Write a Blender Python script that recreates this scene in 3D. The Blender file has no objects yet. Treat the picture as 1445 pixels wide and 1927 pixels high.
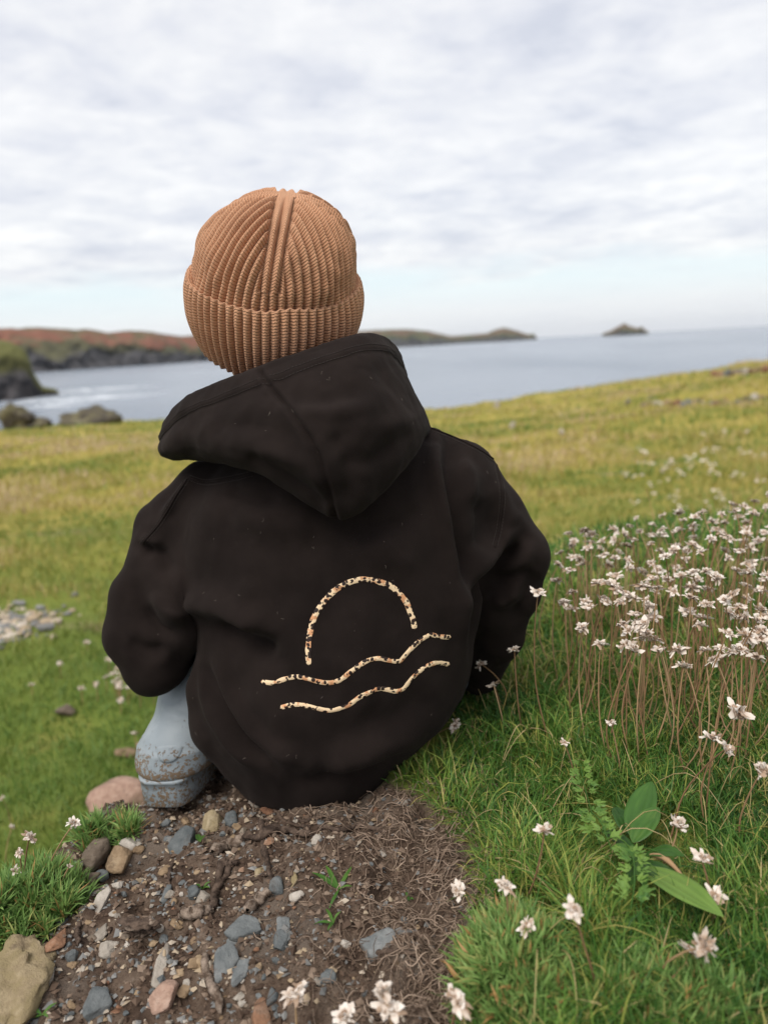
import bpy, bmesh, math, random
import numpy as np
from mathutils import Vector, Matrix
from mathutils.bvhtree import BVHTree

SC = bpy.context.scene
COL = SC.collection
random.seed(7)
RNG = np.random.default_rng(7)

# ------------------------------------------------------------------ camera
F_PX, IW, IH = 1447.0, 1445.0, 1927.0        # focal length in photo pixels, photo size
CZ = 0.47                                     # lens height above the seat (m)
PITCH = math.radians(12.26)
ROLL = math.radians(3.04)
CAM = np.array([0.0, 0.0, CZ])
_f = np.array([0, math.cos(PITCH), -math.sin(PITCH)])
_r0 = np.array([1.0, 0, 0]); _u0 = np.array([0, math.sin(PITCH), math.cos(PITCH)])
_r = math.cos(ROLL) * _r0 - math.sin(ROLL) * _u0
_u = math.sin(ROLL) * _r0 + math.cos(ROLL) * _u0
cam_d = bpy.data.cameras.new('camera')
cam = bpy.data.objects.new('camera', cam_d)
COL.objects.link(cam)
cam.matrix_world = Matrix(((_r[0], _u[0], -_f[0], 0), (_r[1], _u[1], -_f[1], 0), (_r[2], _u[2], -_f[2], CZ), (0, 0, 0, 1)))
cam_d.sensor_fit = 'HORIZONTAL'
cam_d.sensor_width = 36.0
cam_d.lens = 36.0 * F_PX / IW
cam_d.clip_start = 0.05
cam_d.clip_end = 60000
cam_d.dof.use_dof = True
cam_d.dof.focus_distance = 0.76
cam_d.dof.aperture_fstop = 5.8
SC.camera = cam

# ------------------------------------------------------------------ world, sun, exposure
SUN_EL, SUN_AZ = math.radians(56), math.radians(-148)   # azimuth from +Y (view direction), negative = left
W = bpy.data.worlds.new('World'); SC.world = W; W.use_nodes = True
def build_world():
    nt = W.node_tree; N = nt.nodes; L = nt.links; N.clear()
    out = N.new('ShaderNodeOutputWorld')
    sky = N.new('ShaderNodeTexSky'); sky.sky_type = 'NISHITA'; sky.sun_disc = False
    sky.sun_elevation = SUN_EL; sky.sun_rotation = SUN_AZ; sky.air_density = 1.0; sky.dust_density = 2.0
    b1 = N.new('ShaderNodeBackground'); b1.inputs[1].default_value = 0.10
    L.new(sky.outputs[0], b1.inputs[0])
    tc = N.new('ShaderNodeTexCoord'); sep = N.new('ShaderNodeSeparateXYZ'); L.new(tc.outputs['Generated'], sep.inputs[0])
    def math_(op, a, b=None, c=None):
        m = N.new('ShaderNodeMath'); m.operation = op
        for i, v in enumerate((a, b, c)):
            if v is None: continue
            if isinstance(v, (int, float)): m.inputs[i].default_value = v
            else: L.new(v, m.inputs[i])
        return m.outputs[0]
    zc = math_('ADD', math_('MAXIMUM', sep.outputs[2], 0.0), 0.10)
    cx = math_('DIVIDE', sep.outputs[0], zc); cy = math_('DIVIDE', sep.outputs[1], zc)
    com = N.new('ShaderNodeCombineXYZ'); L.new(cx, com.inputs[0]); L.new(cy, com.inputs[1])
    def noise(scale, detail, rough, dist=0.0, vec=None):
        n = N.new('ShaderNodeTexNoise'); n.inputs['Scale'].default_value = scale; n.inputs['Detail'].default_value = detail
        n.inputs['Roughness'].default_value = rough; n.inputs['Distortion'].default_value = dist
        L.new(vec or com.outputs[0], n.inputs['Vector']); return n.outputs[0]
    def ramp(v, stops):
        r = N.new('ShaderNodeValToRGB'); L.new(v, r.inputs[0]); e = r.color_ramp.elements
        for i, (p, c) in enumerate(stops):
            el = e[i] if i < 2 else e.new(p)
            el.position = p; el.color = (*c, 1)
        return r.outputs[0]
    big = noise(0.95, 5, 0.55, 0.4)
    fine = noise(3.4, 6, 0.60, 0.5)
    fine2 = noise(9.0, 4, 0.6, 0.3)
    mix = math_('ADD', math_('MULTIPLY', big, 0.50), math_('ADD', math_('MULTIPLY', fine, 0.36), math_('MULTIPLY', fine2, 0.14)))
    tone = ramp(mix, [(0.38, (0.68, 0.70, 0.775)), (0.455, (0.80, 0.81, 0.86)), (0.53, (0.91, 0.91, 0.925)), (0.61, (1.02, 1.01, 1.0))])
    # thin low band of clearer air over the horizon, broken by streaks
    band = noise(1.0, 4, 0.5, 0.3)
    b2 = N.new('ShaderNodeBackground'); b2.inputs[1].default_value = 0.52; L.new(tone, b2.inputs[0])
    b3 = N.new('ShaderNodeBackground'); b3.inputs[1].default_value = 0.54
    low = ramp(sep.outputs[2], [(0.0, (0.80, 0.83, 0.88)), (0.035, (0.86, 0.89, 0.92)), (0.075, (0.80, 0.92, 0.95)), (0.13, (0.82, 0.88, 0.92))])
    L.new(low, b3.inputs[0])
    # clear-band mask: elevation below ~7 deg, edge waved by noise
    el = math_('ADD', sep.outputs[2], math_('MULTIPLY', math_('SUBTRACT', band, 0.5), 0.10))
    mk = N.new('ShaderNodeMapRange'); mk.interpolation_type = 'SMOOTHSTEP'
    L.new(el, mk.inputs[0]); mk.inputs[1].default_value = 0.065; mk.inputs[2].default_value = 0.105; mk.inputs[3].default_value = 0.85; mk.inputs[4].default_value = 0.0
    ms = N.new('ShaderNodeMixShader'); L.new(mk.outputs[0], ms.inputs[0]); L.new(b2.outputs[0], ms.inputs[1]); L.new(b3.outputs[0], ms.inputs[2])
    ms2 = N.new('ShaderNodeMixShader'); ms2.inputs[0].default_value = 0.90
    L.new(b1.outputs[0], ms2.inputs[1]); L.new(ms.outputs[0], ms2.inputs[2])
    L.new(ms2.outputs[0], out.inputs[0])
build_world()
sun_d = bpy.data.lights.new('sun', 'SUN'); sun_d.energy = 1.5; sun_d.angle = math.radians(38); sun_d.color = (1.0, 0.95, 0.88)
sun = bpy.data.objects.new('sun', sun_d); COL.objects.link(sun)
_sd = Vector((math.sin(SUN_AZ) * math.cos(SUN_EL), math.cos(SUN_AZ) * math.cos(SUN_EL), math.sin(SUN_EL)))
sun.rotation_euler = _sd.to_track_quat('Z', 'Y').to_euler()
SC.view_settings.view_transform = 'Standard'; SC.view_settings.look = 'None'
SC.view_settings.exposure = 1.02; SC.view_settings.gamma = 1.0; SC.view_settings.use_curve_mapping = False
SC.render.engine = 'CYCLES'
SC.cycles.use_denoising = True
SC.cycles.max_bounces = 6; SC.cycles.diffuse_bounces = 3; SC.cycles.glossy_bounces = 2; SC.cycles.transmission_bounces = 3
SC.cycles.volume_bounces = 0; SC.cycles.transparent_max_bounces = 6
SC.cycles.caustics_reflective = False; SC.cycles.caustics_refractive = False

# ------------------------------------------------------------------ helpers
def ray(px, py):
    d = _f + (px - IW / 2) / F_PX * _r - (py - IH / 2) / F_PX * _u
    return d
def at(px, py, Y):
    d = ray(px, py); return CAM + d * (Y / d[1])
def mpp(px, py, Y):                       # metres per photo pixel at that depth
    d = ray(px, py); return Y / d[1] / F_PX
def project(P):
    q = np.asarray(P, float) - CAM
    z = q @ _f
    return np.stack([IW / 2 + F_PX * (q @ _r) / z, IH / 2 - F_PX * (q @ _u) / z], -1)

def _hash(ix, iy, iz, seed):
    h = (ix.astype(np.int64) * 374761393 + iy.astype(np.int64) * 668265263 + iz.astype(np.int64) * 2147483647 + seed * 974711) & 0xFFFFFFFF
    h = ((h ^ (h >> 13)) * 1274126177) & 0xFFFFFFFF
    h = ((h ^ (h >> 16)) * 2246822519) & 0xFFFFFFFF
    return ((h ^ (h >> 15)) & 0xFFFFFF) / float(0xFFFFFF)
def vnoise(x, y, z=None, seed=0):
    x = np.asarray(x, float); y = np.asarray(y, float)
    z = np.zeros_like(x) if z is None else np.asarray(z, float)
    ix, iy, iz = np.floor(x), np.floor(y), np.floor(z)
    fx, fy, fz = x - ix, y - iy, z - iz
    s = lambda t: t * t * t * (t * (t * 6 - 15) + 10)
    ux, uy, uz = s(fx), s(fy), s(fz)
    r = 0
    for dx in (0, 1):
        wx = ux if dx else 1 - ux
        for dy in (0, 1):
            wy = uy if dy else 1 - uy
            for dz in (0, 1):
                wz = uz if dz else 1 - uz
                r = r + wx * wy * wz * _hash(ix + dx, iy + dy, iz + dz, seed)
    return r * 2 - 1
def fbm(x, y, z=None, oct=4, seed=0, gain=0.5):
    a, r = 1.0, 0
    zz = z
    for o in range(oct):
        r = r + a * vnoise(x * 2 ** o, y * 2 ** o, None if zz is None else zz * 2 ** o, seed + o * 17)
        a *= gain
    return r
def sstep(a, b, x):
    t = np.clip((x - a) / (b - a), 0, 1); return t * t * (3 - 2 * t)

def mesh_from(name, V, Fc, smooth=True, attrs=None, uv=None):
    """V (n,3); Fc list of arrays of faces (each (m,k)) or a single array"""
    me = bpy.data.meshes.new(name)
    V = np.asarray(V, np.float32)
    if not isinstance(Fc, (list, tuple)): Fc = [Fc]
    Fc = [np.asarray(f, np.int32) for f in Fc if len(f)]
    me.vertices.add(len(V)); me.vertices.foreach_set('co', V.ravel())
    nl = sum(f.size for f in Fc); npoly = sum(len(f) for f in Fc)
    me.loops.add(nl); me.polygons.add(npoly)
    idx = np.concatenate([f.ravel() for f in Fc])
    tot = np.concatenate([np.full(len(f), f.shape[1], np.int32) for f in Fc])
    start = np.concatenate([[0], np.cumsum(tot)[:-1]]).astype(np.int32)
    me.loops.foreach_set('vertex_index', idx)
    me.polygons.foreach_set('loop_start', start)
    me.polygons.foreach_set('loop_total', tot)
    me.polygons.foreach_set('use_smooth', np.full(npoly, smooth, bool))
    if attrs:
        for k, v in attrs.items():
            v = np.asarray(v, np.float32)
            if v.ndim == 1:
                a = me.attributes.new(k, 'FLOAT', 'POINT'); a.data.foreach_set('value', v)
            else:
                a = me.attributes.new(k, 'FLOAT_VECTOR', 'POINT'); a.data.foreach_set('vector', v.ravel())
    me.update(calc_edges=True); me.validate()
    return me
def obj(name, me, mat=None, parent=None):
    o = bpy.data.objects.new(name, me); COL.objects.link(o)
    if mat is not None and me is not None and len(me.materials) == 0: me.materials.append(mat)
    if parent is not None: o.parent = parent
    return o
def empty(name, loc=(0, 0, 0)):
    o = bpy.data.objects.new(name, None); COL.objects.link(o); o.location = loc; o.empty_display_size = 0.02
    return o
def world_of(o):
    M = o.matrix_basis
    return world_of(o.parent) @ o.matrix_parent_inverse @ M if o.parent is not None else M.copy()
def child(name, me, mat, parent):
    """mesh given in world coordinates, parented to an object that stands elsewhere"""
    o = obj(name, me, mat, parent)
    o.matrix_parent_inverse = world_of(parent).inverted()
    return o
def tag(o, label=None, cat=None, group=None, kind=None):
    if label: o['label'] = label
    if cat: o['category'] = cat
    if group: o['group'] = group
    if kind: o['kind'] = kind
    return o

def grid_faces(nu, nv, wrap_u=False):
    """vertex index = i*nv + j ; i in nu, j in nv"""
    i = np.arange(nu if wrap_u else nu - 1); j = np.arange(nv - 1)
    I, J = np.meshgrid(i, j, indexing='ij'); I = I.ravel(); J = J.ravel(); I2 = (I + 1) % nu
    return np.stack([I * nv + J, I2 * nv + J, I2 * nv + J + 1, I * nv + J + 1], -1)
def tube(P, R, sides=5, cap=True):
    """verts, faces(list) of a tube through points P with radii R"""
    P = np.asarray(P, float); n = len(P); R = np.broadcast_to(np.asarray(R, float), (n,))
    T = np.gradient(P, axis=0); T /= np.linalg.norm(T, axis=1, keepdims=True) + 1e-12
    ref = np.array([0.31, 0.17, 0.94]) if abs(T[0] @ np.array([0.31, 0.17, 0.94])) < 0.9 else np.array([0.9, 0.3, 0.1])
    A = np.cross(T, ref); A /= np.linalg.norm(A, axis=1, keepdims=True) + 1e-12
    B = np.cross(T, A)
    a = np.arange(sides) / sides * 2 * math.pi
    V = P[:, None] + R[:, None, None] * (A[:, None] * np.cos(a)[None, :, None] + B[:, None] * np.sin(a)[None, :, None])
    V = V.reshape(-1, 3)
    i = np.arange(n - 1)[:, None]; k = np.arange(sides)[None]; k2 = (k + 1) % sides
    Fq = np.stack([i * sides + k, i * sides + k2, (i + 1) * sides + k2, (i + 1) * sides + k], -1).reshape(-1, 4)
    return V, Fq
class MB:
    """collects pieces into one mesh"""
    def __init__(s): s.V = []; s.F = {}; s.n = 0; s.A = {}
    def add(s, V, *Fs, **attrs):
        V = np.asarray(V, float); s.V.append(V)
        for f in Fs:
            f = np.asarray(f, int)
            if len(f): s.F.setdefault(f.shape[1], []).append(f + s.n)
        for k, v in attrs.items(): s.A.setdefault(k, []).append(np.broadcast_to(np.asarray(v, float), (len(V),)))
        s.n += len(V); return s
    def mesh(s, name, smooth=True):
        return mesh_from(name, np.concatenate(s.V), [np.concatenate(f) for f in s.F.values()], smooth, {k: np.concatenate(v) for k, v in s.A.items()})
def catmull(P, n):
    P = np.asarray(P, float); m = len(P)
    t = np.linspace(0, m - 1, n); i = np.clip(np.floor(t).astype(int), 0, m - 2); f = (t - i)[:, None]
    g = lambda k: P[np.clip(k, 0, m - 1)]
    p0, p1, p2, p3 = g(i - 1), g(i), g(i + 1), g(i + 2)
    p0 = np.where((i == 0)[:, None], 2 * p1 - p2, p0); p3 = np.where((i == m - 2)[:, None], 2 * p2 - p1, p3)
    return 0.5 * (2 * p1 + (p2 - p0) * f + (2 * p0 - 5 * p1 + 4 * p2 - p3) * f ** 2 + (3 * p1 - p0 - 3 * p2 + p3) * f ** 3)
def vert_normals(V, Fq):
    N = np.zeros_like(V)
    if Fq.shape[1] == 4: fn = np.cross(V[Fq[:, 2]] - V[Fq[:, 0]], V[Fq[:, 3]] - V[Fq[:, 1]])
    else: fn = np.cross(V[Fq[:, 1]] - V[Fq[:, 0]], V[Fq[:, 2]] - V[Fq[:, 0]])
    for k in range(Fq.shape[1]): np.add.at(N, Fq[:, k], fn)
    return N / (np.linalg.norm(N, axis=1, keepdims=True) + 1e-12)

# ---- signed distance sculpting
class Vol:
    def __init__(s, lo, hi, h):
        s.lo = np.array(lo, float); s.h = h
        n = np.ceil((np.array(hi) - s.lo) / h).astype(int) + 1
        s.x = (s.lo[0] + np.arange(n[0]) * h).astype(np.float32)[:, None, None]
        s.y = (s.lo[1] + np.arange(n[1]) * h).astype(np.float32)[None, :, None]
        s.z = (s.lo[2] + np.arange(n[2]) * h).astype(np.float32)[None, None, :]
        s.f = np.full(n, 1e3, np.float32)
    def cone(s, a, b, ra, rb):
        a = np.asarray(a, float); b = np.asarray(b, float); ab = b - a; L2 = float(ab @ ab) + 1e-12
        t = np.clip(((s.x - a[0]) * ab[0] + (s.y - a[1]) * ab[1] + (s.z - a[2]) * ab[2]) / L2, 0, 1)
        d = np.sqrt((s.x - a[0] - t * ab[0]) ** 2 + (s.y - a[1] - t * ab[1]) ** 2 + (s.z - a[2] - t * ab[2]) ** 2)
        return d - (ra + (rb - ra) * t)
    def chain(s, P, R, k=0.01):
        d = None
        for i in range(len(P) - 1):
            e = s.cone(P[i], P[i + 1], R[i], R[i + 1]); d = e if d is None else smin(d, e, k)
        return d
    def ell(s, c, r, M=None):
        X, Y, Z = s.x - c[0], s.y - c[1], s.z - c[2]
        if M is not None:
            X, Y, Z = (M[0][0] * X + M[0][1] * Y + M[0][2] * Z, M[1][0] * X + M[1][1] * Y + M[1][2] * Z, M[2][0] * X + M[2][1] * Y + M[2][2] * Z)
        k0 = np.sqrt((X / r[0]) ** 2 + (Y / r[1]) ** 2 + (Z / r[2]) ** 2)
        return (k0 - 1) * min(r)
    def loft(s, rows, p=2.3):
        """rows: (z, cx, hw, cy, hd) sorted by z"""
        rows = sorted(rows); zz = [r[0] for r in rows]; z1 = s.z.ravel()
        ip = lambda k: np.interp(z1, zz, [r[k] for r in rows])[None, None, :].astype(np.float32)
        ker = np.exp(-0.5 * (np.arange(-8, 9) / 3.5) ** 2); ker /= ker.sum()
        def sm(k):
            v = np.interp(z1, zz, [r[k] for r in rows]); v = np.convolve(np.pad(v, 8, mode='edge'), ker, 'valid'); return v[None, None, :].astype(np.float32)
        cx, hw, cy, hd = sm(1), sm(2), sm(3), sm(4)
        k0 = (np.abs((s.x - cx) / hw) ** p + np.abs((s.y - cy) / hd) ** p) ** (1 / p)
        d = (k0 - 1) * np.minimum(hw, hd) * 0.8
        zd = np.maximum(zz[0] - s.z, s.z - zz[-1])
        return np.maximum(d, zd)
    def mesh(s, smooth_it=2):
        f = s.f; n = f.shape; neg = f < 0
        # cells
        cnt = np.zeros(tuple(k - 1 for k in n), np.float32)
        acc = [np.zeros_like(cnt) for _ in range(3)]
        sl = lambda o, ax: slice(o, n[ax] - 1 + o)
        base = np.indices(cnt.shape, dtype=np.float32)
        for ax in range(3):
            o1, o2 = [a for a in range(3) if a != ax]
            for b1 in (0, 1):
                for b2 in (0, 1):
                    off0 = [0, 0, 0]; off0[o1] = b1; off0[o2] = b2
                    off1 = list(off0); off1[ax] = 1
                    fa = f[sl(off0[0], 0), sl(off0[1], 1), sl(off0[2], 2)]; fb = f[sl(off1[0], 0), sl(off1[1], 1), sl(off1[2], 2)]
                    m = (fa < 0) != (fb < 0)
                    t = np.where(m, fa / np.where(m, fa - fb, 1), 0)
                    cnt += m
                    acc[ax] += np.where(m, t, 0)
                    acc[o1] += m * b1; acc[o2] += m * b2
        act = cnt > 0
        ids = -np.ones(cnt.shape, np.int64); ids[act] = np.arange(act.sum())
        V = np.stack([(base[a][act] + acc[a][act] / cnt[act]) for a in range(3)], -1).astype(float) * s.h + s.lo
        quads = []
        for ax in range(3):
            o1, o2 = (ax + 1) % 3, (ax + 2) % 3
            s0 = [slice(None)] * 3; s1 = [slice(None)] * 3
            s0[ax] = slice(0, n[ax] - 1); s1[ax] = slice(1, n[ax])
            m = neg[tuple(s0)] != neg[tuple(s1)]
            inside0 = neg[tuple(s0)]
            I = np.argwhere(m)
            ok = (I[:, o1] > 0) & (I[:, o2] > 0) & (I[:, o1] < n[o1] - 1) & (I[:, o2] < n[o2] - 1)
            I = I[ok]
            fl = inside0[I[:, 0], I[:, 1], I[:, 2]]
            def cid(d1, d2):
                J = I.copy(); J[:, o1] += d1; J[:, o2] += d2
                return ids[J[:, 0], J[:, 1], J[:, 2]]
            q = np.stack([cid(-1, -1), cid(0, -1), cid(0, 0), cid(-1, 0)], -1)
            q[~fl] = q[~fl][:, ::-1]
            quads.append(q)
        Q = np.concatenate(quads); Q = Q[(Q >= 0).all(1)]
        for _ in range(smooth_it): V = laplace(V, Q)
        return V, Q
def laplace(V, Q, w=0.6):
    A = np.zeros_like(V); c = np.zeros(len(V))
    for k in range(4):
        a, b = Q[:, k], Q[:, (k + 1) % 4]
        np.add.at(A, a, V[b]); np.add.at(c, a, 1); np.add.at(A, b, V[a]); np.add.at(c, b, 1)
    c = np.maximum(c, 1)[:, None]
    return V * (1 - w) + w * A / c
def smin(a, b, k):
    h = np.clip(0.5 + 0.5 * (b - a) / k, 0, 1); return b + (a - b) * h - k * h * (1 - h)

# ---- materials
class NT:
    def __init__(s, name):
        s.m = bpy.data.materials.new(name); s.m.use_nodes = True
        s.nt = s.m.node_tree; s.N = s.nt.nodes; s.L = s.nt.links
        s.b = s.N['Principled BSDF']; s.out = s.N['Material Output']
        s._tc = None
    def set(s, **k):
        for n, v in k.items():
            i = s.b.inputs[n.replace('_', ' ')]
            if hasattr(v, 'is_linked') or isinstance(v, bpy.types.NodeSocket): s.L.new(v, i)
            elif isinstance(v, (tuple, list)) and len(v) == 3 and i.type == 'RGBA': i.default_value = (*v, 1)
            else: i.default_value = v
        return s
    def tc(s, w='Object'):
        if s._tc is None: s._tc = s.N.new('ShaderNodeTexCoord')
        return s._tc.outputs[w]
    def pos(s):
        g = s.N.new('ShaderNodeNewGeometry'); return g.outputs['Position']
    def mapping(s, v, scale=(1, 1, 1), rot=(0, 0, 0)):
        m = s.N.new('ShaderNodeMapping'); s.L.new(v, m.inputs[0]); m.inputs['Scale'].default_value = scale; m.inputs['Rotation'].default_value = rot
        return m.outputs[0]
    def noise(s, scale, detail=4, rough=0.55, vec=None, dist=0.0):
        n = s.N.new('ShaderNodeTexNoise'); n.inputs['Scale'].default_value = scale; n.inputs['Detail'].default_value = detail
        n.inputs['Roughness'].default_value = rough; n.inputs['Distortion'].default_value = dist
        s.L.new(vec if vec is not None else s.pos(), n.inputs['Vector']); return n.outputs[0]
    def vor(s, scale, vec=None, feature='F1', out='Distance', rand=1.0):
        n = s.N.new('ShaderNodeTexVoronoi'); n.feature = feature; n.inputs['Scale'].default_value = scale; n.inputs['Randomness'].default_value = rand
        s.L.new(vec if vec is not None else s.pos(), n.inputs['Vector']); return n.outputs[out]
    def attr(s, name, out='Fac'):
        a = s.N.new('ShaderNodeAttribute'); a.attribute_name = name; return a.outputs[out]
    def rnd(s):
        return s.N.new('ShaderNodeObjectInfo').outputs['Random']
    def ramp(s, v, stops, interp='LINEAR'):
        r = s.N.new('ShaderNodeValToRGB'); s.L.new(v, r.inputs[0]); e = r.color_ramp.elements; r.color_ramp.interpolation = interp
        for i, (p, c) in enumerate(stops):
            el = e[i] if i < 2 else e.new(p)
            el.position = p; el.color = (*c, 1) if not isinstance(c, (int, float)) else (c, c, c, 1)
        return r.outputs[0]
    def mr(s, v, a, b, c=0.0, d=1.0, smooth=True):
        m = s.N.new('ShaderNodeMapRange'); m.interpolation_type = 'SMOOTHSTEP' if smooth else 'LINEAR'
        s.L.new(v, m.inputs[0])
        for i, x in enumerate((a, b, c, d)): m.inputs[i + 1].default_value = x
        return m.outputs[0]
    def math(s, op, a, b=None, c=None):
        m = s.N.new('ShaderNodeMath'); m.operation = op
        for i, v in enumerate((a, b, c)):
            if v is None: continue
            if isinstance(v, (int, float)): m.inputs[i].default_value = v
            else: s.L.new(v, m.inputs[i])
        return m.outputs[0]
    def mix(s, f, a, b, mode='MIX'):
        m = s.N.new('ShaderNodeMix'); m.data_type = 'RGBA'; m.blend_type = mode
        for i, v in ((0, f), (6, a), (7, b)):
            if isinstance(v, (int, float)): m.inputs[i].default_value = v
            elif isinstance(v, tuple): m.inputs[i].default_value = (*v, 1)
            else: s.L.new(v, m.inputs[i])
        return m.outputs[2]
    def bump(s, h, strength=0.5, dist=0.001, normal=None):
        b = s.N.new('ShaderNodeBump'); b.inputs['Strength'].default_value = strength; b.inputs['Distance'].default_value = dist
        s.L.new(h, b.inputs['Height'])
        if normal is not None: s.L.new(normal, b.inputs['Normal'])
        s.L.new(b.outputs[0], s.b.inputs['Normal']); return b.outputs[0]
# ------------------------------------------------------------------ the land
SEA_Z = -15.0
_ey = [0.0, 0.30, 0.45, 0.60, 0.72, 0.84, 0.95, 1.10, 1.30, 1.60, 2.0, 2.6, 4.0, 8.0]
_ex = [-0.46, -0.46, -0.46, -0.45, -0.43, -0.37, -0.22, 0.02, 0.15, 0.27, 0.50, 0.95, 2.2, 6.0]
def rim_y(x):                                  # cliff edge of the meadow
    return 29.5 - 0.10 * x + 1.2 * vnoise(x * 0.12, x * 0 + 3.1, seed=5) + 3.0 * np.exp(-((x - 4) / 7.0) ** 2)
def soil_mask(x, y):
    """1 on the bare earth in front of the child, 0 on turf"""
    edge = np.interp(y, [0.2, 0.40, 0.48, 0.60, 0.67, 0.73, 0.78, 0.83], [0.035, 0.035, 0.042, 0.068, 0.068, 0.035, -0.02, -0.05])
    e = edge + 0.012 * vnoise(x * 30, y * 30, seed=41) + 0.010 * vnoise(x * 80, y * 80, seed=42)
    m = 1 - sstep(-0.012, 0.014, x - e)
    m = m * (1 - sstep(0.95, 1.05, y))
    le = np.interp(y, _ey, _ex)
    return m * sstep(-0.10, -0.04, x - le)
def land(x, y, fine=True):
    x = np.asarray(x, float); y = np.asarray(y, float)
    # lower meadow, falling gently to the cliff, rising to the right far off
    mead = -0.55 - 0.050 * np.clip(y - 1.5, -2.0, 60)
    far = sstep(3, 18, y)
    mead = mead + far * (0.085 * np.log1p(np.exp((x - 3.0) * 0.9)) / 0.9)
    mead = mead - 0.20 * sstep(10, 24, y) * np.exp(-((x - 2.5) / 4.0) ** 2)
    mead = mead + 0.05 * fbm(x * 0.6, y * 0.6, oct=3, seed=3) + 0.016 * fbm(x * 3, y * 3, oct=3, seed=9) * sstep(0.9, 1.6, y)
    mead = mead + 0.10 * sstep(6, 14, y) * fbm(x * 0.35, y * 0.35, oct=3, seed=13)
    # the bank the child sits on
    le = np.interp(y, _ey, _ex)
    w = np.interp(y, [0.3, 0.9, 1.3, 2.2, 4.0], [0.075, 0.08, 0.14, 0.5, 1.2])
    m = sstep(-1.0, 0.25, (x - le) / w)
    m = m * (1 - 0.95 * sstep(1.45, 3.6, y))
    top = 0.0 + 0.05 * np.clip(x - 0.12, 0, 1.0) + 0.02 * np.clip(x - 0.2, 0, 3)
    top = top - 0.055 * sstep(0.05, 0.32, -x)
    top = top - 0.035 * (1 - sstep(0.36, 0.62, y)) * sstep(-0.12, 0.25, -x)
    top = top + 0.012 * fbm(x * 7, y * 7, oct=3, seed=21)
    z = mead + (top - mead) * m
    s = soil_mask(x, y)
    z = z - 0.012 * s
    if fine:
        z = z + s * (0.0085 * fbm(x * 28, y * 28, oct=4, seed=31, gain=0.6))
    # shallow hollow under the seated child
    z = z - 0.006 * np.exp(-(((x - 0.0) / 0.13) ** 2 + ((y - 0.88) / 0.13) ** 2))
    # over the cliff
    d = y - rim_y(x)
    z = z - np.minimum(np.maximum(d, 0) ** 1.5 * 1.3, 20)
    return np.maximum(z, SEA_Z - 4)
def soil_nodes(n):
    p = n.pos()
    base = n.ramp(n.noise(38, 6, 0.65), [(0.30, (0.045, 0.029, 0.021)), (0.46, (0.100, 0.067, 0.048)), (0.60, (0.165, 0.120, 0.089)), (0.78, (0.26, 0.21, 0.17))])
    damp = n.noise(9, 3, 0.5)
    return n.mix(n.mr(damp, 0.48, 0.62), base, n.mix(0.55, base, (0.20, 0.165, 0.135)))
def mat_ground():
    n = NT('ground_turf_and_soil')
    soil = soil_nodes(n)
    p = n.pos(); sep = n.N.new('ShaderNodeSeparateXYZ'); n.L.new(p, sep.inputs[0])
    g1 = n.noise(0.55, 5, 0.6); g2 = n.noise(5.5, 5, 0.6); g3 = n.noise(60, 3, 0.6)
    gm = n.math('ADD', n.math('MULTIPLY', g1, 0.55), n.math('ADD', n.math('MULTIPLY', g2, 0.30), n.math('MULTIPLY', g3, 0.15)))
    near = n.ramp(gm, [(0.36, (0.10, 0.15, 0.028)), (0.48, (0.155, 0.205, 0.038)), (0.56, (0.24, 0.235, 0.060)), (0.66, (0.34, 0.27, 0.12))])
    farc = n.ramp(gm, [(0.36, (0.17, 0.18, 0.034)), (0.47, (0.28, 0.245, 0.05)), (0.56, (0.36, 0.29, 0.075)), (0.66, (0.42, 0.32, 0.14))])
    turf = n.mix(n.mr(sep.outputs[1], 2.0, 7.0), near, farc)
    rock = n.ramp(n.noise(3, 5, 0.6), [(0.35, (0.05, 0.045, 0.04)), (0.65, (0.16, 0.14, 0.12))])
    bare = n.mr(n.noise(0.9, 4, 0.6, n.mapping(p, (0.7, 1.3, 1))), 0.60, 0.70)
    turf = n.mix(n.math('MULTIPLY', bare, 0.75), turf, (0.33, 0.24, 0.155))
    turf = n.mix(n.attr('cliff'), turf, rock)
    col = n.mix(n.attr('soil'), turf, soil)
    n.set(Base_Color=col, Roughness=0.95, Specular_IOR_Level=0.15)
    h = n.math('ADD', n.noise(260, 4, 0.7), n.math('MULTIPLY', n.noise(70, 3, 0.6), 1.2))
    n.bump(h, 1.0, 0.006)
    return n.m
M_GROUND = mat_ground()
def build_ground():
    ys = np.concatenate([np.linspace(-1.2, 0.25, 24, endpoint=False), np.linspace(0.25, 1.15, 300, endpoint=False), np.geomspace(1.15, 62, 230)])
    t = np.linspace(-1, 1, 400)
    k = np.where(ys < 0, 1.6, 1.6 + 1.25 * np.maximum(ys, 0))
    s = np.sinh(3.2 * t) / np.sinh(3.2)
    X = s[None, :] * k[:, None]; Y = np.repeat(ys[:, None], len(t), 1)
    Z = land(X, Y)
    V = np.stack([X, Y, Z], -1).reshape(-1, 3)
    cl = sstep(0.0, 0.6, Y - rim_y(X))
    Fq = grid_faces(len(ys), len(t))[:, ::-1]
    global GBVH; GBVH = BVHTree.FromPolygons(V.tolist(), Fq.tolist())
    me = mesh_from('ground', V, Fq, True, {'soil': soil_mask(X, Y).ravel(), 'cliff': cl.ravel()})
    return tag(obj('ground', me, M_GROUND), 'grassy clifftop meadow with a bank of bare brown earth', kind='structure')
build_ground()
def ground_at(px, py):
    """where the line of sight through a photo pixel meets the ground"""
    d = Vector(ray(px, py)).normalized(); h = GBVH.ray_cast(Vector(CAM), d)
    return np.array(h[0]) if h[0] is not None else np.array(Vector(CAM) + d * 30)
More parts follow.
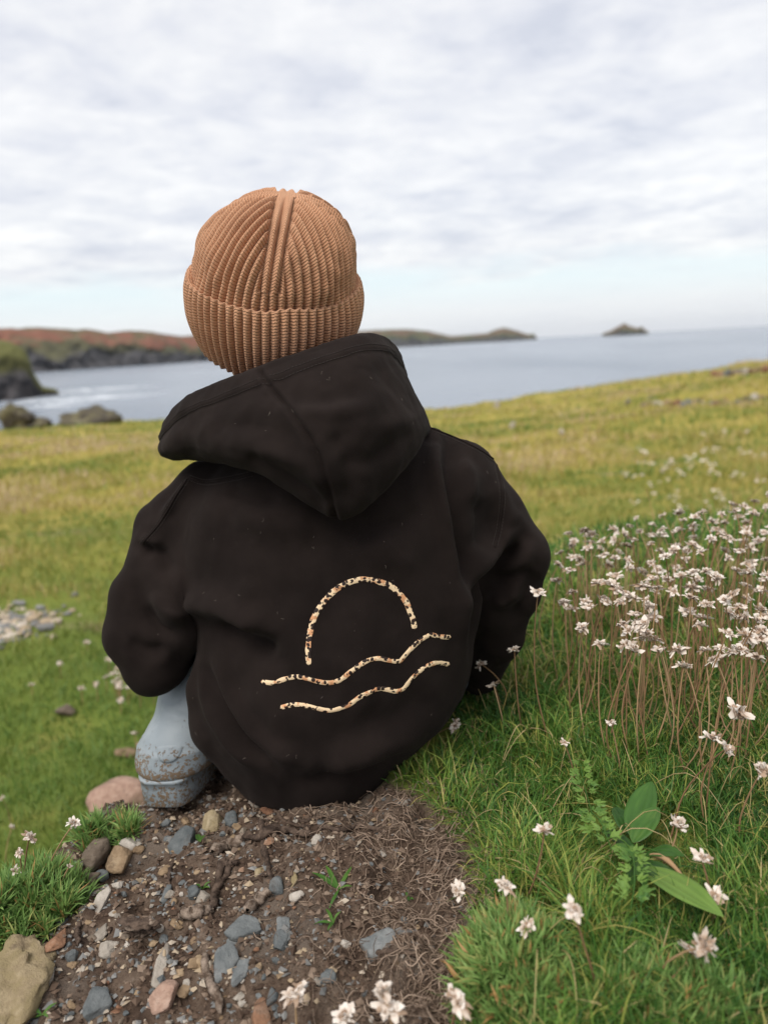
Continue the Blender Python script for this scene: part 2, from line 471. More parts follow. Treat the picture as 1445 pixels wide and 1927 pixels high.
def gz(x, y):
    """ground height under one point or many"""
    if np.ndim(x) == 0:
        h = GBVH.ray_cast(Vector((float(x), float(y), 5)), Vector((0, 0, -1))); return h[0][2] if h[0] is not None else 0.0
    return np.array([gz(a, b) for a, b in zip(x, y)])

# ------------------------------------------------------------------ the sea
def mat_sea():
    n = NT('sea_water')
    p = n.pos()
    far = n.mapping(p, (0.006, 0.0018, 1))
    streak = n.noise(1.0, 5, 0.6, far)
    col = n.ramp(streak, [(0.35, (0.13, 0.165, 0.215)), (0.6, (0.20, 0.235, 0.285))])
    # white water along the near headland and lines of swell running into the bay
    foam = None
    for (px, py, r) in ((40, 742, 26), (110, 752, 34), (175, 733, 30), (10, 752, 25), (60, 765, 18)):
        d = ray(px, py); t = (SEA_Z - CZ) / d[2]; c = CAM + d * t
        v = n.N.new('ShaderNodeVectorMath'); v.operation = 'DISTANCE'; n.L.new(p, v.inputs[0]); v.inputs[1].default_value = tuple(c)
        e = n.mr(v.outputs['Value'], r * 0.25, r * 1.5, 1.0, 0.0)
        foam = e if foam is None else n.math('MAXIMUM', foam, e)
    fn = n.noise(0.10, 5, 0.65, n.mapping(p, (0.8, 1.3, 1)), 1.0)
    foam = n.math('MULTIPLY', foam, n.mr(fn, 0.44, 0.60))
    ln = n.noise(0.022, 4, 0.6, n.mapping(p, (0.5, 2.4, 1), (0, 0, 0.5)), 0.6)
    lines = n.math('MULTIPLY', n.mr(ln, 0.66, 0.75), 0.35)
    foam = n.math('MAXIMUM', foam, lines)
    n.set(Base_Color=n.mix(foam, col, (0.72, 0.75, 0.78)), Roughness=n.math('ADD', 0.22, n.math('MULTIPLY', foam, 0.5)), IOR=1.33, Specular_IOR_Level=0.5)
    h = n.math('ADD', n.noise(0.12, 6, 0.65, n.mapping(p, (0.7, 1.5, 1), (0, 0, 0.3))), n.math('MULTIPLY', n.noise(0.02, 4, 0.6, n.mapping(p, (0.6, 2.0, 1), (0, 0, 0.35))), 2.5))
    n.bump(h, 0.55, 2.2)
    return n.m
def build_sea():
    R = np.geomspace(5, 14000, 44); A = np.linspace(0, 2 * math.pi, 96, endpoint=False)
    V = np.stack([R[:, None] * np.cos(A), R[:, None] * np.sin(A), np.full((len(R), len(A)), SEA_Z)], -1).reshape(-1, 3)
    Fq = grid_faces(len(R), len(A))
    i = np.arange(len(R) - 1) * len(A) + len(A) - 1; j = np.arange(len(R) - 1) * len(A)
    Fq = np.concatenate([Fq, np.stack([i, i + len(A), j + len(A), j], -1)])
    tag(obj('sea', mesh_from('sea', V, Fq, True), mat_sea()), 'calm pale blue grey sea filling the bay', kind='structure')
build_sea()

# ------------------------------------------------------------------ headlands and island
def mat_headland(name, cliff, slope, heath, top, cover=0.55):
    n = NT(name)
    h = n.attr('hgt'); k = n.noise(0.012, 5, 0.62)
    hh = n.math('ADD', h, n.math('MULTIPLY', n.math('SUBTRACT', k, 0.5), 0.75))
    rock = n.mix(n.mr(n.noise(0.05, 5, 0.65), 0.4, 0.6), cliff, tuple(c * 2.1 for c in cliff))
    grn = n.mix(n.mr(n.noise(0.02, 4, 0.6), 0.42, 0.58), slope, tuple(c * 0.55 for c in slope))
    hea = n.mix(n.mr(n.noise(0.014, 4, 0.6), 0.50, 0.68), heath, slope)
    c = n.mix(n.mr(hh, cover * 0.62, cover * 0.85), rock, grn)
    c = n.mix(n.mr(hh, cover, cover + 0.16), c, hea)
    c = n.mix(n.mr(h, 0.90, 0.99), c, top)
    n.set(Base_Color=c, Roughness=1.0, Specular_IOR_Level=0.1)
    return n.m
def headland(name, sky, D, mat, label, depth=1.6, cliff_frac=0.35, rough=0.10, cols=260, seed=1, cat='headland', lo_z=None):
    """sky: skyline as photo pixels; D: list of distances along it. Real cliffs: base on the sea, face, slope, crest and far side."""
    sky = np.array(sky, float)
    px = np.linspace(sky[0, 0], sky[-1, 0], cols)
    py = np.interp(px, sky[:, 0], sky[:, 1])
    Dd = np.interp(px, sky[:, 0], D)
    prof = np.array([(-0.02, -0.12), (0.0, 0.0), (0.06, 0.10), (0.10, cliff_frac * 0.55), (0.16, cliff_frac * 0.8), (0.26, cliff_frac), (0.45, cliff_frac + (1 - cliff_frac) * 0.42),
                     (0.68, cliff_frac + (1 - cliff_frac) * 0.72), (0.88, 0.95), (1.0, 1.0), (1.2, 0.96), (1.6, 0.75), (2.0, 0.3), (2.2, -0.2)])
    pf = catmull(prof, 64)
    V = np.zeros((cols, len(pf), 3)); H = np.zeros((cols, len(pf)))
    for i in range(cols):
        d = ray(px[i], py[i]); d = d / math.hypot(d[0], d[1])
        crest = CAM + d * Dd[i]
        ht = max(crest[2] - SEA_Z, 0.4)
        w = ht * depth
        dirh = np.array([d[0], d[1], 0])
        for j, (a, b) in enumerate(pf):
            V[i, j] = crest + dirh * w * (a - 1.0); V[i, j, 2] = SEA_Z + ht * b
            H[i, j] = b
    hts = (V[:, :, 2].max(1) - SEA_Z)
    S = 1 / max(hts.max(), 1)
    nz = fbm(V[:, :, 0] * S * 2.2, V[:, :, 1] * S * 2.2, V[:, :, 2] * S * 3, oct=5, seed=seed, gain=0.55)
    fx = fbm(V[:, :, 0] * S * 5, V[:, :, 1] * S * 2, V[:, :, 2] * S * 2, oct=3, seed=seed + 50)
    flat = np.clip(1 - np.abs(pf[:, 0] - 1.0) / 0.25, 0, 1)[None, :]
    amp = rough * hts[:, None] * (1 - 0.75 * flat)
    V[:, :, 2] += amp * nz * 0.5 * np.clip(H * 4, 0, 1)
    view = V - CAM; view[:, :, 2] = 0; view /= np.linalg.norm(view, axis=2, keepdims=True)
    V += view * (amp * (nz + 0.9 * fx) * 1.5 * (np.clip(1.4 - H, 0.2, 1.4)))[:, :, None]
    me = mesh_from(name, V.reshape(-1, 3), grid_faces(cols, len(pf)), True, {'hgt': H.ravel()})
    o = obj(name, me, mat)
    return tag(o, label, cat, kind='structure')
M_HL1 = mat_headland('far_headland', (0.035, 0.034, 0.036), (0.105, 0.100, 0.055), (0.20, 0.090, 0.060), (0.13, 0.105, 0.060), cover=0.47)
M_HL2 = mat_headland('near_headland', (0.030, 0.028, 0.029), (0.085, 0.085, 0.032), (0.115, 0.115, 0.042), (0.13, 0.13, 0.05), cover=0.62)
M_HL3 = mat_headland('distant_headland', (0.040, 0.040, 0.040), (0.085, 0.095, 0.045), (0.13, 0.085, 0.055), (0.10, 0.105, 0.050))
headland('far_headland', [(-260, 622), (-120, 615), (0, 618), (76, 616), (140, 620), (160, 618), (203, 625), (247, 623), (291, 625), (343, 632), (366, 630), (420, 634), (480, 645), (540, 660)],
         [1500, 1580, 1650, 1700, 1750, 1770, 1800, 1850, 1900, 2000, 2050, 2150, 2300, 2450], M_HL1, 'long heather brown headland across the bay left of the beanie', 2.2, 0.33, 0.12, seed=3)
headland('distant_headland', [(560, 640), (620, 627), (682, 622), (725, 620), (763, 618.5), (801, 622), (850, 632), (877, 630), (915, 627), (931, 620), (948, 616), (969, 621), (991, 628), (997, 629), (1002, 625.5), (1006, 630), (1010, 634)],
         [4200, 4200, 4200, 4250, 4300, 4350, 4400, 4450, 4500, 4500, 4500, 4520, 4540, 4540, 4550, 4550, 4550], M_HL3, 'low distant headland ending in a rocky knoll, right of the beanie', 1.6, 0.36, 0.10, seed=9)
headland('island', [(1133, 627), (1140, 625), (1149, 622), (1158, 617), (1165, 613), (1175, 608), (1184, 613), (1195, 616), (1203, 617), (1208, 613), (1212, 619), (1217, 622), (1220, 622.5)],
         [4000] * 13, M_HL3, 'small pointed rocky island alone on the horizon', 1.3, 0.40, 0.10, cols=120, seed=14, cat='island')
headland('near_headland', [(-420, 600), (-250, 612), (-120, 622), (0, 641), (20, 645), (38, 652), (50, 664), (57, 680), (62, 700), (72, 715), (80, 727), (92, 729), (104, 731), (110, 736)],
         [430, 430, 425, 420, 420, 420, 418, 418, 416, 414, 412, 410, 410, 408], M_HL2, 'nearby grassy headland with dark cliffs at the bay mouth', 1.5, 0.45, 0.14, seed=21)
# ------------------------------------------------------------------ the child
def mat_hoodie():
    n = NT('dark_brown_sweatshirt_fleece')
    p = n.pos()
    c = n.mix(n.mr(n.noise(14, 4, 0.6), 0.35, 0.7), (0.0105, 0.0072, 0.0063), (0.0165, 0.0115, 0.0100))
    lint = n.mr(n.noise(700, 2, 0.6), 0.735, 0.76)
    c = n.mix(n.math('MULTIPLY', lint, 0.45), c, (0.10, 0.085, 0.07))
    n.set(Base_Color=c, Roughness=0.95, Specular_IOR_Level=0.12, Sheen_Weight=0.03, Sheen_Roughness=0.5, Sheen_Tint=(0.75, 0.62, 0.55))
    weave = n.noise(1500, 2, 0.6, n.mapping(p, (1.0, 1.0, 2.2)))
    rumple = n.noise(22, 3, 0.5)
    n.bump(n.math('ADD', n.math('MULTIPLY', weave, 0.35), n.math('MULTIPLY', rumple, 2.2)), 0.6, 0.0016)
    return n.m
def mat_knit():
    n = NT('camel_ribbed_knit')
    uv = n.attr('knit', 'Vector'); sp = n.N.new('ShaderNodeSeparateXYZ'); n.L.new(uv, sp.inputs[0])
    u, v = sp.outputs[0], sp.outputs[1]                # u: rib number, v: metres along the rib
    a = n.math('ABSOLUTE', n.math('SUBTRACT', n.math('FRACT', u), 0.5))      # 0 on the crest, .5 in the groove
    half = n.math('ABSOLUTE', n.math('SUBTRACT', n.math('FRACT', n.math('MULTIPLY', u, 1.0)), 0.5))
    st = n.math('ADD', n.math('MULTIPLY', v, 1 / 0.0030), n.math('MULTIPLY', half, -2.2))
    tri = n.math('ABSOLUTE', n.math('SUBTRACT', n.math('FRACT', st), 0.5))
    loop = n.mr(tri, 0.06, 0.36)
    mid = n.mr(half, 0.0, 0.07)                         # thin line between the two legs of each stitch
    hgt = n.math('MULTIPLY', loop, n.math('ADD', 0.55, n.math('MULTIPLY', mid, 0.45)))
    fuzz = n.noise(1800, 2, 0.7)
    tone = n.noise(26, 3, 0.5)
    c = n.mix(n.mr(tone, 0.3, 0.7), (0.53, 0.262, 0.145), (0.64, 0.34, 0.196))
    c = n.mix(n.mr(fuzz, 0.4, 0.75), c, (0.66, 0.37, 0.22))
    n.set(Base_Color=c, Roughness=0.95, Specular_IOR_Level=0.1, Sheen_Weight=0.25, Sheen_Roughness=0.4, Sheen_Tint=(1.0, 0.8, 0.65))
    n.bump(n.math('ADD', hgt, n.math('MULTIPLY', fuzz, 0.4)), 1.0, 0.0014)
    return n.m
def mat_skin():
    n = NT('skin'); n.set(Base_Color=n.mix(n.noise(60, 3), (0.55, 0.30, 0.21), (0.63, 0.37, 0.27)), Roughness=0.5, Subsurface_Weight=0.15, Subsurface_Radius=(0.01, 0.004, 0.002), Subsurface_Scale=0.4)
    return n.m
def mat_jeans():
    n = NT('blue_grey_trousers'); n.set(Base_Color=n.mix(n.noise(300, 3), (0.055, 0.075, 0.105), (0.09, 0.115, 0.15)), Roughness=0.9); return n.m
def mat_rubber(name, mud_lo, mud_hi, amount=0.24):
    n = NT(name)
    p = n.pos(); sp = n.N.new('ShaderNodeSeparateXYZ'); n.L.new(p, sp.inputs[0])
    c = n.mix(n.mr(n.noise(25, 4), 0.3, 0.7), (0.215, 0.248, 0.270), (0.275, 0.310, 0.330))
    h = n.mr(sp.outputs[2], mud_lo, mud_hi, 1.0, 0.0, False)
    sp1 = n.math('ADD', n.math('MULTIPLY', n.noise(230, 5, 0.7), 0.75), n.math('MULTIPLY', n.noise(50, 3), 0.25))
    m = n.mr(n.math('ADD', sp1, n.math('MULTIPLY', h, amount)), 0.61, 0.68)
    mud = n.mix(n.noise(90, 4), (0.115, 0.075, 0.045), (0.26, 0.19, 0.125))
    smear = n.math('MULTIPLY', n.mr(n.noise(45, 3, 0.6, n.mapping(p, (1, 1, 0.35))), 0.60, 0.70), n.math('MULTIPLY', h, 0.6))
    c = n.mix(smear, c, (0.30, 0.235, 0.175))
    n.set(Base_Color=n.mix(m, c, mud), Roughness=n.math('ADD', 0.48, n.math('MULTIPLY', m, 0.45)), Specular_IOR_Level=0.35)
    n.bump(n.math('ADD', n.math('MULTIPLY', m, 1.2), n.math('MULTIPLY', n.noise(420, 3), 0.2)), 0.6, 0.0012)
    return n.m
def mat_print():
    n = NT('leopard_print_vinyl')
    p = n.mapping(n.pos(), (1, 0.6, 1))
    d1 = n.N.new('ShaderNodeTexNoise'); d1.inputs['Scale'].default_value = 300; n.L.new(p, d1.inputs['Vector'])
    vm = n.N.new('ShaderNodeVectorMath'); vm.operation = 'MULTIPLY_ADD'; n.L.new(d1.outputs[1], vm.inputs[0]); vm.inputs[1].default_value = (0.0022,) * 3; n.L.new(p, vm.inputs[2])
    v = n.vor(225, vm.outputs[0])
    gate = n.mr(n.noise(140, 2, 0.5), 0.40, 0.45)
    spot = n.math('MULTIPLY', n.mr(v, 0.46, 0.53, 1.0, 0.0), gate)
    tan = n.mr(n.noise(110, 3), 0.50, 0.60)
    c = n.mix(tan, (0.80, 0.60, 0.38), (0.60, 0.30, 0.15))
    c = n.mix(spot, c, (0.022, 0.012, 0.010))
    n.set(Base_Color=c, Roughness=0.6, Specular_IOR_Level=0.3)
    return n.m
M_HOOD, M_KNIT, M_SKIN, M_JEANS, M_PRINT = mat_hoodie(), mat_knit(), mat_skin(), mat_jeans(), mat_print()

person = empty('person', (0.0, 0.88, float(land(0.0, 0.88))))
tag(person, 'child in dark brown hoodie and camel ribbed beanie sitting with back turned', 'person')

def pxr(px, py, Y, r): return r * mpp(px, py, Y)
# ---- hoodie body and sleeves, sculpted as one garment
SL_L = [(470, 880, .865, 50), (392, 925, .86, 58), (320, 1002, .85, 60), (262, 1120, .83, 50), (247, 1198, .815, 43), (287, 1262, .82, 42), (345, 1192, .91, 56), (400, 1140, 1.00, 48), (470, 1130, 1.08, 42)]
SL_R = [(800, 862, .865, 58), (872, 893, .86, 58), (935, 965, .86, 48), (992, 1046, .85, 45), (977, 1118, .86, 36), (945, 1195, .89, 42), (900, 1255, .95, 46), (850, 1230, 1.05, 46), (790, 1180, 1.12, 40)]
SL_IN = [[(410, 955, .86, 60), (352, 1075, .845, 66), (322, 1175, .825, 58), (300, 1230, .83, 52)], [(830, 930, .86, 62), (890, 1040, .865, 68), (900, 1130, .88, 58), (890, 1220, .93, 46)]]
def build_hoodie():
    v = Vol((-0.34, 0.62, -0.05), (0.26, 1.18, 0.46), 0.0036)
    rows = []
    for (py, xl, xr, yc, hd) in ((770, 520, 700, .875, .060), (810, 470, 770, .875, .075), (845, 425, 838, .875, .092), (880, 378, 905, .868, .105), (930, 345, 932, .862, .116), (1000, 338, 932, .858, .122),
                                 (1100, 372, 915, .852, .126), (1180, 392, 893, .850, .130), (1250, 380, 884, .852, .135), (1310, 364, 872, .862, .140), (1345, 374, 852, .872, .145), (1375, 392, 820, .880, .146), (1400, 412, 786, .884, .144), (1440, 440, 750, .886, .138)):
        a, b = at(xl, py, .85), at(xr, py, .85)
        rows.append((0.5 * (a[2] + b[2]), 0.5 * (a[0] + b[0]), 0.5 * (b[0] - a[0]), yc, hd))
    d = v.loft(rows, 2.25)
    for S, I in ((SL_L, SL_IN[0]), (SL_R, SL_IN[1])):
        e = None
        for C in (S, I):
            P = [at(a, b, Y) for a, b, Y, r in C]; R = [pxr(a, b, Y, r) for a, b, Y, r in C]
            q = v.chain(P, R, 0.012); e = q if e is None else smin(e, q, 0.022)
        d = smin(d, e, 0.012)
    # seat of the garment bunching over the hem, and the fold of cloth under the left arm
    d = smin(d, v.chain([at(412, 1200, .80), at(386, 1300, .80), at(398, 1370, .80), at(450, 1440, .80)], [pxr(395, 1185, .8, 10), pxr(372, 1290, .8, 22), pxr(392, 1370, .8, 26), pxr(450, 1440, .8, 26)], 0.02), 0.02)
    v.f = np.ascontiguousarray(np.broadcast_to(d, v.f.shape)).astype(np.float32)
    V, Q = v.mesh(3)
    # cloth folds: ridges (+) and valleys (-) along lines seen on the back, in mm with a width in pixels
    FO = [([(826, 800), (822, 880), (838, 960), (852, 1060), (862, 1180), (866, 1280)], 5.0, 13), ([(846, 800), (846, 880), (866, 980), (880, 1080), (886, 1180)], -7.0, 14),
          ([(975, 985), (945, 1015), (905, 1065), (880, 1120), (872, 1170)], 8.0, 17), ([(985, 1015), (955, 1045), (920, 1090), (895, 1150), (890, 1230)], -9.0, 16),
          ([(930, 900), (950, 960), (968, 990)], 4.0, 14), ([(1010, 1075), (985, 1120), (965, 1180)], -4.0, 16), ([(1000, 1010), (985, 1075), (960, 1140)], 4.0, 14),
          ([(340, 1130), (400, 1138), (460, 1165), (500, 1190)], 9.0, 22), ([(395, 1172), (440, 1190), (490, 1215), (520, 1240)], -8.0, 18),
          ([(400, 1200), (425, 1290), (470, 1360), (530, 1410), (580, 1440)], 7.0, 16), ([(415, 1240), (450, 1320), (500, 1380), (560, 1420)], -6.0, 13),
          ([(385, 1250), (400, 1330), (440, 1400), (500, 1455)], 6.0, 13), ([(392, 1235), (412, 1310), (455, 1390), (515, 1440)], -6.0, 10),
          ([(300, 985), (345, 925), (362, 905)], 5.0, 8), ([(262, 1030), (300, 1040), (330, 1090)], -5.0, 12), ([(262, 1012), (285, 1022), (300, 1030)], 4.0, 8),
          ([(255, 1080), (280, 1160), (330, 1230)], -3.5, 26), ([(330, 1060), (325, 1130), (345, 1180)], 4.5, 24),
          ([(400, 1010), (480, 1020), (560, 1030), (640, 1015)], -2.5, 40), ([(420, 960), (520, 990), (600, 1000)], 2.5, 26),
          ([(600, 1440), (700, 1420), (800, 1360)], 5.0, 26), ([(560, 1475), (680, 1455), (780, 1410)], -4.0, 16), ([(640, 1380), (740, 1350), (830, 1290)], -3.0, 26),
          ([(285, 1110), (310, 1150), (350, 1165)], 5.0, 12), ([(270, 1135), (300, 1180), (345, 1195)], -5.0, 12), ([(240, 1200), (275, 1225), (320, 1225)], -4.0, 12),
          ([(930, 1100), (965, 1090), (1005, 1065)], -5.0, 11), ([(925, 1135), (955, 1130), (985, 1115)], 4.5, 10), ([(905, 930), (915, 990), (905, 1050)], -4.5, 15),
          ([(640, 985), (690, 1000), (750, 985), (800, 940)], -3.0, 18), ([(860, 860), (885, 900), (892, 950)], 3.5, 12), ([(420, 915), (470, 935), (540, 945)], -3.5, 12),
          ([(450, 1080), (470, 1150), (520, 1210)], 3.0, 30), ([(700, 980), (740, 1040), (790, 1060)], 2.5, 26), ([(560, 1230), (640, 1250), (740, 1220)], 2.0, 50)]
    N = vert_normals(V, Q)
    vd = V - CAM; vd /= np.linalg.norm(vd, axis=1, keepdims=True)
    face = sstep(0.0, 0.35, -(N * vd).sum(1))
    p2 = project(V); disp = np.zeros(len(V))
    for line, amp, sig in FO:
        L = catmull(line, 40); dm = np.full(len(V), 1e9); tt = np.zeros(len(V))
        for i in range(len(L) - 1):
            a, b = L[i], L[i + 1]; ab = b - a
            t = np.clip(((p2 - a) @ ab) / (ab @ ab), 0, 1)
            e = np.linalg.norm(p2 - a - t[:, None] * ab, axis=1)
            better = e < dm; dm[better] = e[better]; tt[better] = (i + t[better]) / (len(L) - 1)
        disp += 2.1 * amp * 0.001 * np.exp(-0.5 * (dm / (sig * 0.8)) ** 2) * (sstep(0, 0.25, tt) * (1 - sstep(0.75, 1, tt)) * 0.8 + 0.2)
    disp = disp * face
    disp += 0.0034 * fbm(V[:, 0] * 16, V[:, 1] * 16, V[:, 2] * 11, oct=3, seed=77)
    disp += 0.0011 * fbm(V[:, 0] * 50, V[:, 1] * 50, V[:, 2] * 30, oct=2, seed=78)
    V = V + N * disp[:, None]
    V = laplace(V, Q, 0.4)
    V[:, 2] = np.maximum(V[:, 2], land(V[:, 0], V[:, 1]) - 0.012)
    return V, Q
HV, HQ = build_hoodie()
hoodie = child('hoodie', mesh_from('hoodie', HV, HQ), M_HOOD, person)

# ---- hood lying on the back: a patch through control points (photo x, y, distance)
HC = {  # rows from inside the opening, over the rim, down the outside to the tip and tucked under
    'in2':  [(350, 850, .95), (352, 850, .88), (372, 845, .84), (430, 830, .815), (500, 800, .80), (575, 775, .80), (650, 740, .81), (705, 735, .84), (735, 740, .88), (745, 760, .95)],
    'in1':  [(338, 830, .95), (326, 822, .86), (356, 775, .815), (414, 742, .785), (492, 710, .765), (580, 678, .765), (658, 652, .78), (708, 650, .81), (738, 668, .86), (752, 700, .95)],
    'rim':  [(330, 815, .95), (312, 800, .85), (346, 753, .80), (409, 723, .765), (489, 694, .745), (579, 661, .745), (660, 635, .76), (712, 633, .79), (744, 655, .85), (758, 690, .95)],
    'hem':  [(325, 835, .95), (300, 828, .84), (343, 785, .78), (418, 752, .742), (505, 722, .722), (597, 688, .722), (682, 663, .738), (735, 666, .775), (760, 700, .85), (772, 740, .95)],
    'mid':  [(322, 845, .95), (296, 842, .83), (345, 815, .765), (436, 795, .718), (556, 785, .690), (655, 755, .695), (735, 735, .722), (775, 735, .77), (790, 755, .85), (795, 780, .95)],
    'low':  [(325, 855, .95), (300, 855, .83), (352, 846, .77), (455, 850, .712), (603, 868, .680), (690, 840, .690), (765, 800, .722), (797, 790, .775), (806, 800, .85), (810, 815, .95)],
    'tip':  [(330, 862, .95), (312, 861, .835), (372, 863, .785), (478, 885, .728), (628, 962, .698), (712, 920, .705), (778, 850, .735), (803, 812, .79), (808, 820, .86), (812, 835, .95)],
    'und1': [(340, 866, .95), (330, 866, .86), (390, 868, .82), (495, 892, .755), (630, 968, .728), (715, 925, .735), (775, 855, .77), (795, 825, .82), (800, 830, .88), (805, 845, .95)],
    'und2': [(350, 855, .97), (350, 862, .88), (410, 862, .85), (505, 870, .80), (625, 880, .78), (700, 860, .785), (755, 830, .81), (780, 815, .85), (785, 825, .90), (790, 840, .97)],
}
HGRID = np.array([[at(*q) for q in HC[k]] for k in ('in2', 'in1', 'rim', 'hem', 'mid', 'low', 'tip', 'und1', 'und2')])
def build_hood():
    nu, nv = 220, 136
    G = np.stack([catmull(HGRID[r], nu) for r in range(HGRID.shape[0])])     # rows x nu x 3
    S = np.stack([catmull(G[:, i], nv) for i in range(nu)])                  # nu x nv x 3
    u = np.linspace(0, 9, nu)[:, None] + np.zeros((1, nv)); w = np.linspace(0, 8, nv)[None, :] + np.zeros((nu, 1))
    V = S.reshape(-1, 3); Q = grid_faces(nu, nv)
    N = vert_normals(V, Q)
    vd = V - CAM
    if ((N * vd).sum(1)[(w.ravel() > 3) & (w.ravel() < 5)]).mean() > 0: N = -N; Q = Q[:, ::-1]
    u, w = u.ravel(), w.ravel()
    disp = np.zeros(len(V))
    out = sstep(2.1, 2.4, w) * (1 - sstep(6.3, 6.9, w))
    disp -= 0.0052 * np.exp(-0.5 * ((u - 4) / 0.030) ** 2) * out                 # centre seam
    disp += 0.0016 * np.exp(-0.5 * ((np.abs(u - 4) - 0.11) / 0.06) ** 2) * out
    disp += 0.0022 * (sstep(1.7, 1.95, w) - sstep(2.85, 3.05, w))                  # double layer of the hem
    disp -= 0.0004 * np.exp(-0.5 * ((w - 3.02) / 0.05) ** 2)
    pp = project(V)
    def fold(line, amp, sig):
        L = catmull(line, 30); dm = np.full(len(V), 1e9)
        for i in range(len(L) - 1):
            a, b = L[i], L[i + 1]; ab = b - a; t = np.clip(((pp - a) @ ab) / (ab @ ab), 0, 1)
            dm = np.minimum(dm, np.linalg.norm(pp - a - t[:, None] * ab, axis=1))
        return 1.6 * amp * 0.001 * np.exp(-0.5 * (dm / sig) ** 2) * out
    for l, a, s in (([(530, 745), (600, 750), (660, 735)], -2.5, 14), ([(580, 770), (640, 772), (700, 765)], 2.5, 12), ([(420, 800), (480, 800), (540, 815)], -2.5, 16),
                    ([(500, 850), (560, 870), (600, 900)], 3.0, 12), ([(480, 866), (545, 905), (605, 945)], -3.5, 10), ([(640, 830), (660, 880), (650, 930)], -3.0, 14), ([(690, 800), (740, 800), (780, 790)], 2.5, 16),
                    ([(360, 800), (350, 830), (360, 850)], -2.0, 12), ([(720, 700), (760, 740), (785, 790)], -2.5, 14), ([(660, 870), (710, 860), (760, 820)], -2.5, 13)):
        disp += fold(l, a, s)
    disp += 0.0020 * fbm(V[:, 0] * 22, V[:, 1] * 22, V[:, 2] * 22, oct=3, seed=88) * out + 0.0007 * fbm(V[:, 0] * 70, V[:, 1] * 70, V[:, 2] * 70, oct=2, seed=89)
    V = V + N * disp[:, None]
    # inner layer, joined round the border: the cloth has thickness
    N2 = vert_normals(V, Q); V2 = V - N2 * 0.0035
    b = np.concatenate([np.arange(nu) * nv, (nu - 1) * nv + np.arange(1, nv), np.arange(nu - 2, -1, -1) * nv + nv - 1, np.arange(nv - 2, 0, -1)])
    n0 = len(V); b2 = np.roll(b, -1)
    Qs = np.stack([b, b2, b2 + n0, b + n0], -1)
    return np.concatenate([V, V2]), np.concatenate([Q, Q[:, ::-1] + n0, Qs]), S, N2.reshape(nu, nv, 3)
HDV, HDQ, HDS, HDN = build_hood()
hood = child('hood', mesh_from('hood', HDV, HDQ), M_HOOD, hoodie)

# ---- stitching and seams laid on the cloth
M_THREAD = NT('brown_black_thread').set(Base_Color=(0.026, 0.019, 0.016), Roughness=0.9).m
BVH_H = BVHTree.FromPolygons([Vector(v) for v in HV], HQ.tolist())
def on_cloth(line, n=80, off=0.0008):
    L = catmull(line, n); out = []
    for px, py in L:
        d = Vector(ray(px, py)).normalized(); h = BVH_H.ray_cast(Vector(CAM), d)
        if h[0] is not None:
            nn = h[1]; nn = nn if nn.dot(d) < 0 else -nn
            out.append((np.array(h[0] + nn * off), np.array(nn)))
    return out
def stitch(pts, parent, name='stitching', dash=0.0026, gap=0.0011, r=0.00042):
    mb = MB(); P = np.array(pts); s = np.concatenate([[0], np.cumsum(np.linalg.norm(np.diff(P, axis=0), axis=1))])
    t = 0.0
    while t + dash < s[-1]:
        q = np.array([[np.interp(x, s, P[:, k]) for k in range(3)] for x in (t, t + dash * .5, t + dash)])
        V, Fq = tube(q, [r * .6, r, r * .6], 4); mb.add(V, Fq); t += dash + gap
    return child(name, mb.mesh(name), M_THREAD, parent)
def seam(pts, parent, r=0.0009):
    V, Fq = tube(np.array(pts), r, 6); return child('seam', mesh_from('seam', V, Fq), M_HOOD, parent)
for line in ([(352, 902), (330, 935), (300, 985), (268, 1022)], [(934, 872), (945, 930), (940, 990), (930, 1030)], [(812, 806), (860, 825), (905, 848), (934, 868)], [(358, 900), (390, 908), (440, 900), (480, 890)]):
    a = on_cloth(line, 70, 0.0004)
    if len(a) < 10: print('SEAM MISS', line); continue
    seam([p for p, _ in a], hoodie)
    for sh in (-5, 5):
        ln = [(x + (sh if abs(line[-1][1] - line[0][1]) > abs(line[-1][0] - line[0][0]) else 0), y + (0 if abs(line[-1][1] - line[0][1]) > abs(line[-1][0] - line[0][0]) else sh)) for x, y in line]
        stitch([p for p, _ in on_cloth(ln, 90, 0.0004)], hoodie)
nu, nv = HDS.shape[:2]
for wv in (2.80, 2.95):
    j = int(round(wv / 8 * (nv - 1)))
    stitch([HDV[i * nv + j] + HDN[i, j] * 0.0004 for i in range(12, nu - 12, 2)], hood)
iu = int(round(4 / 9 * (nu - 1)))

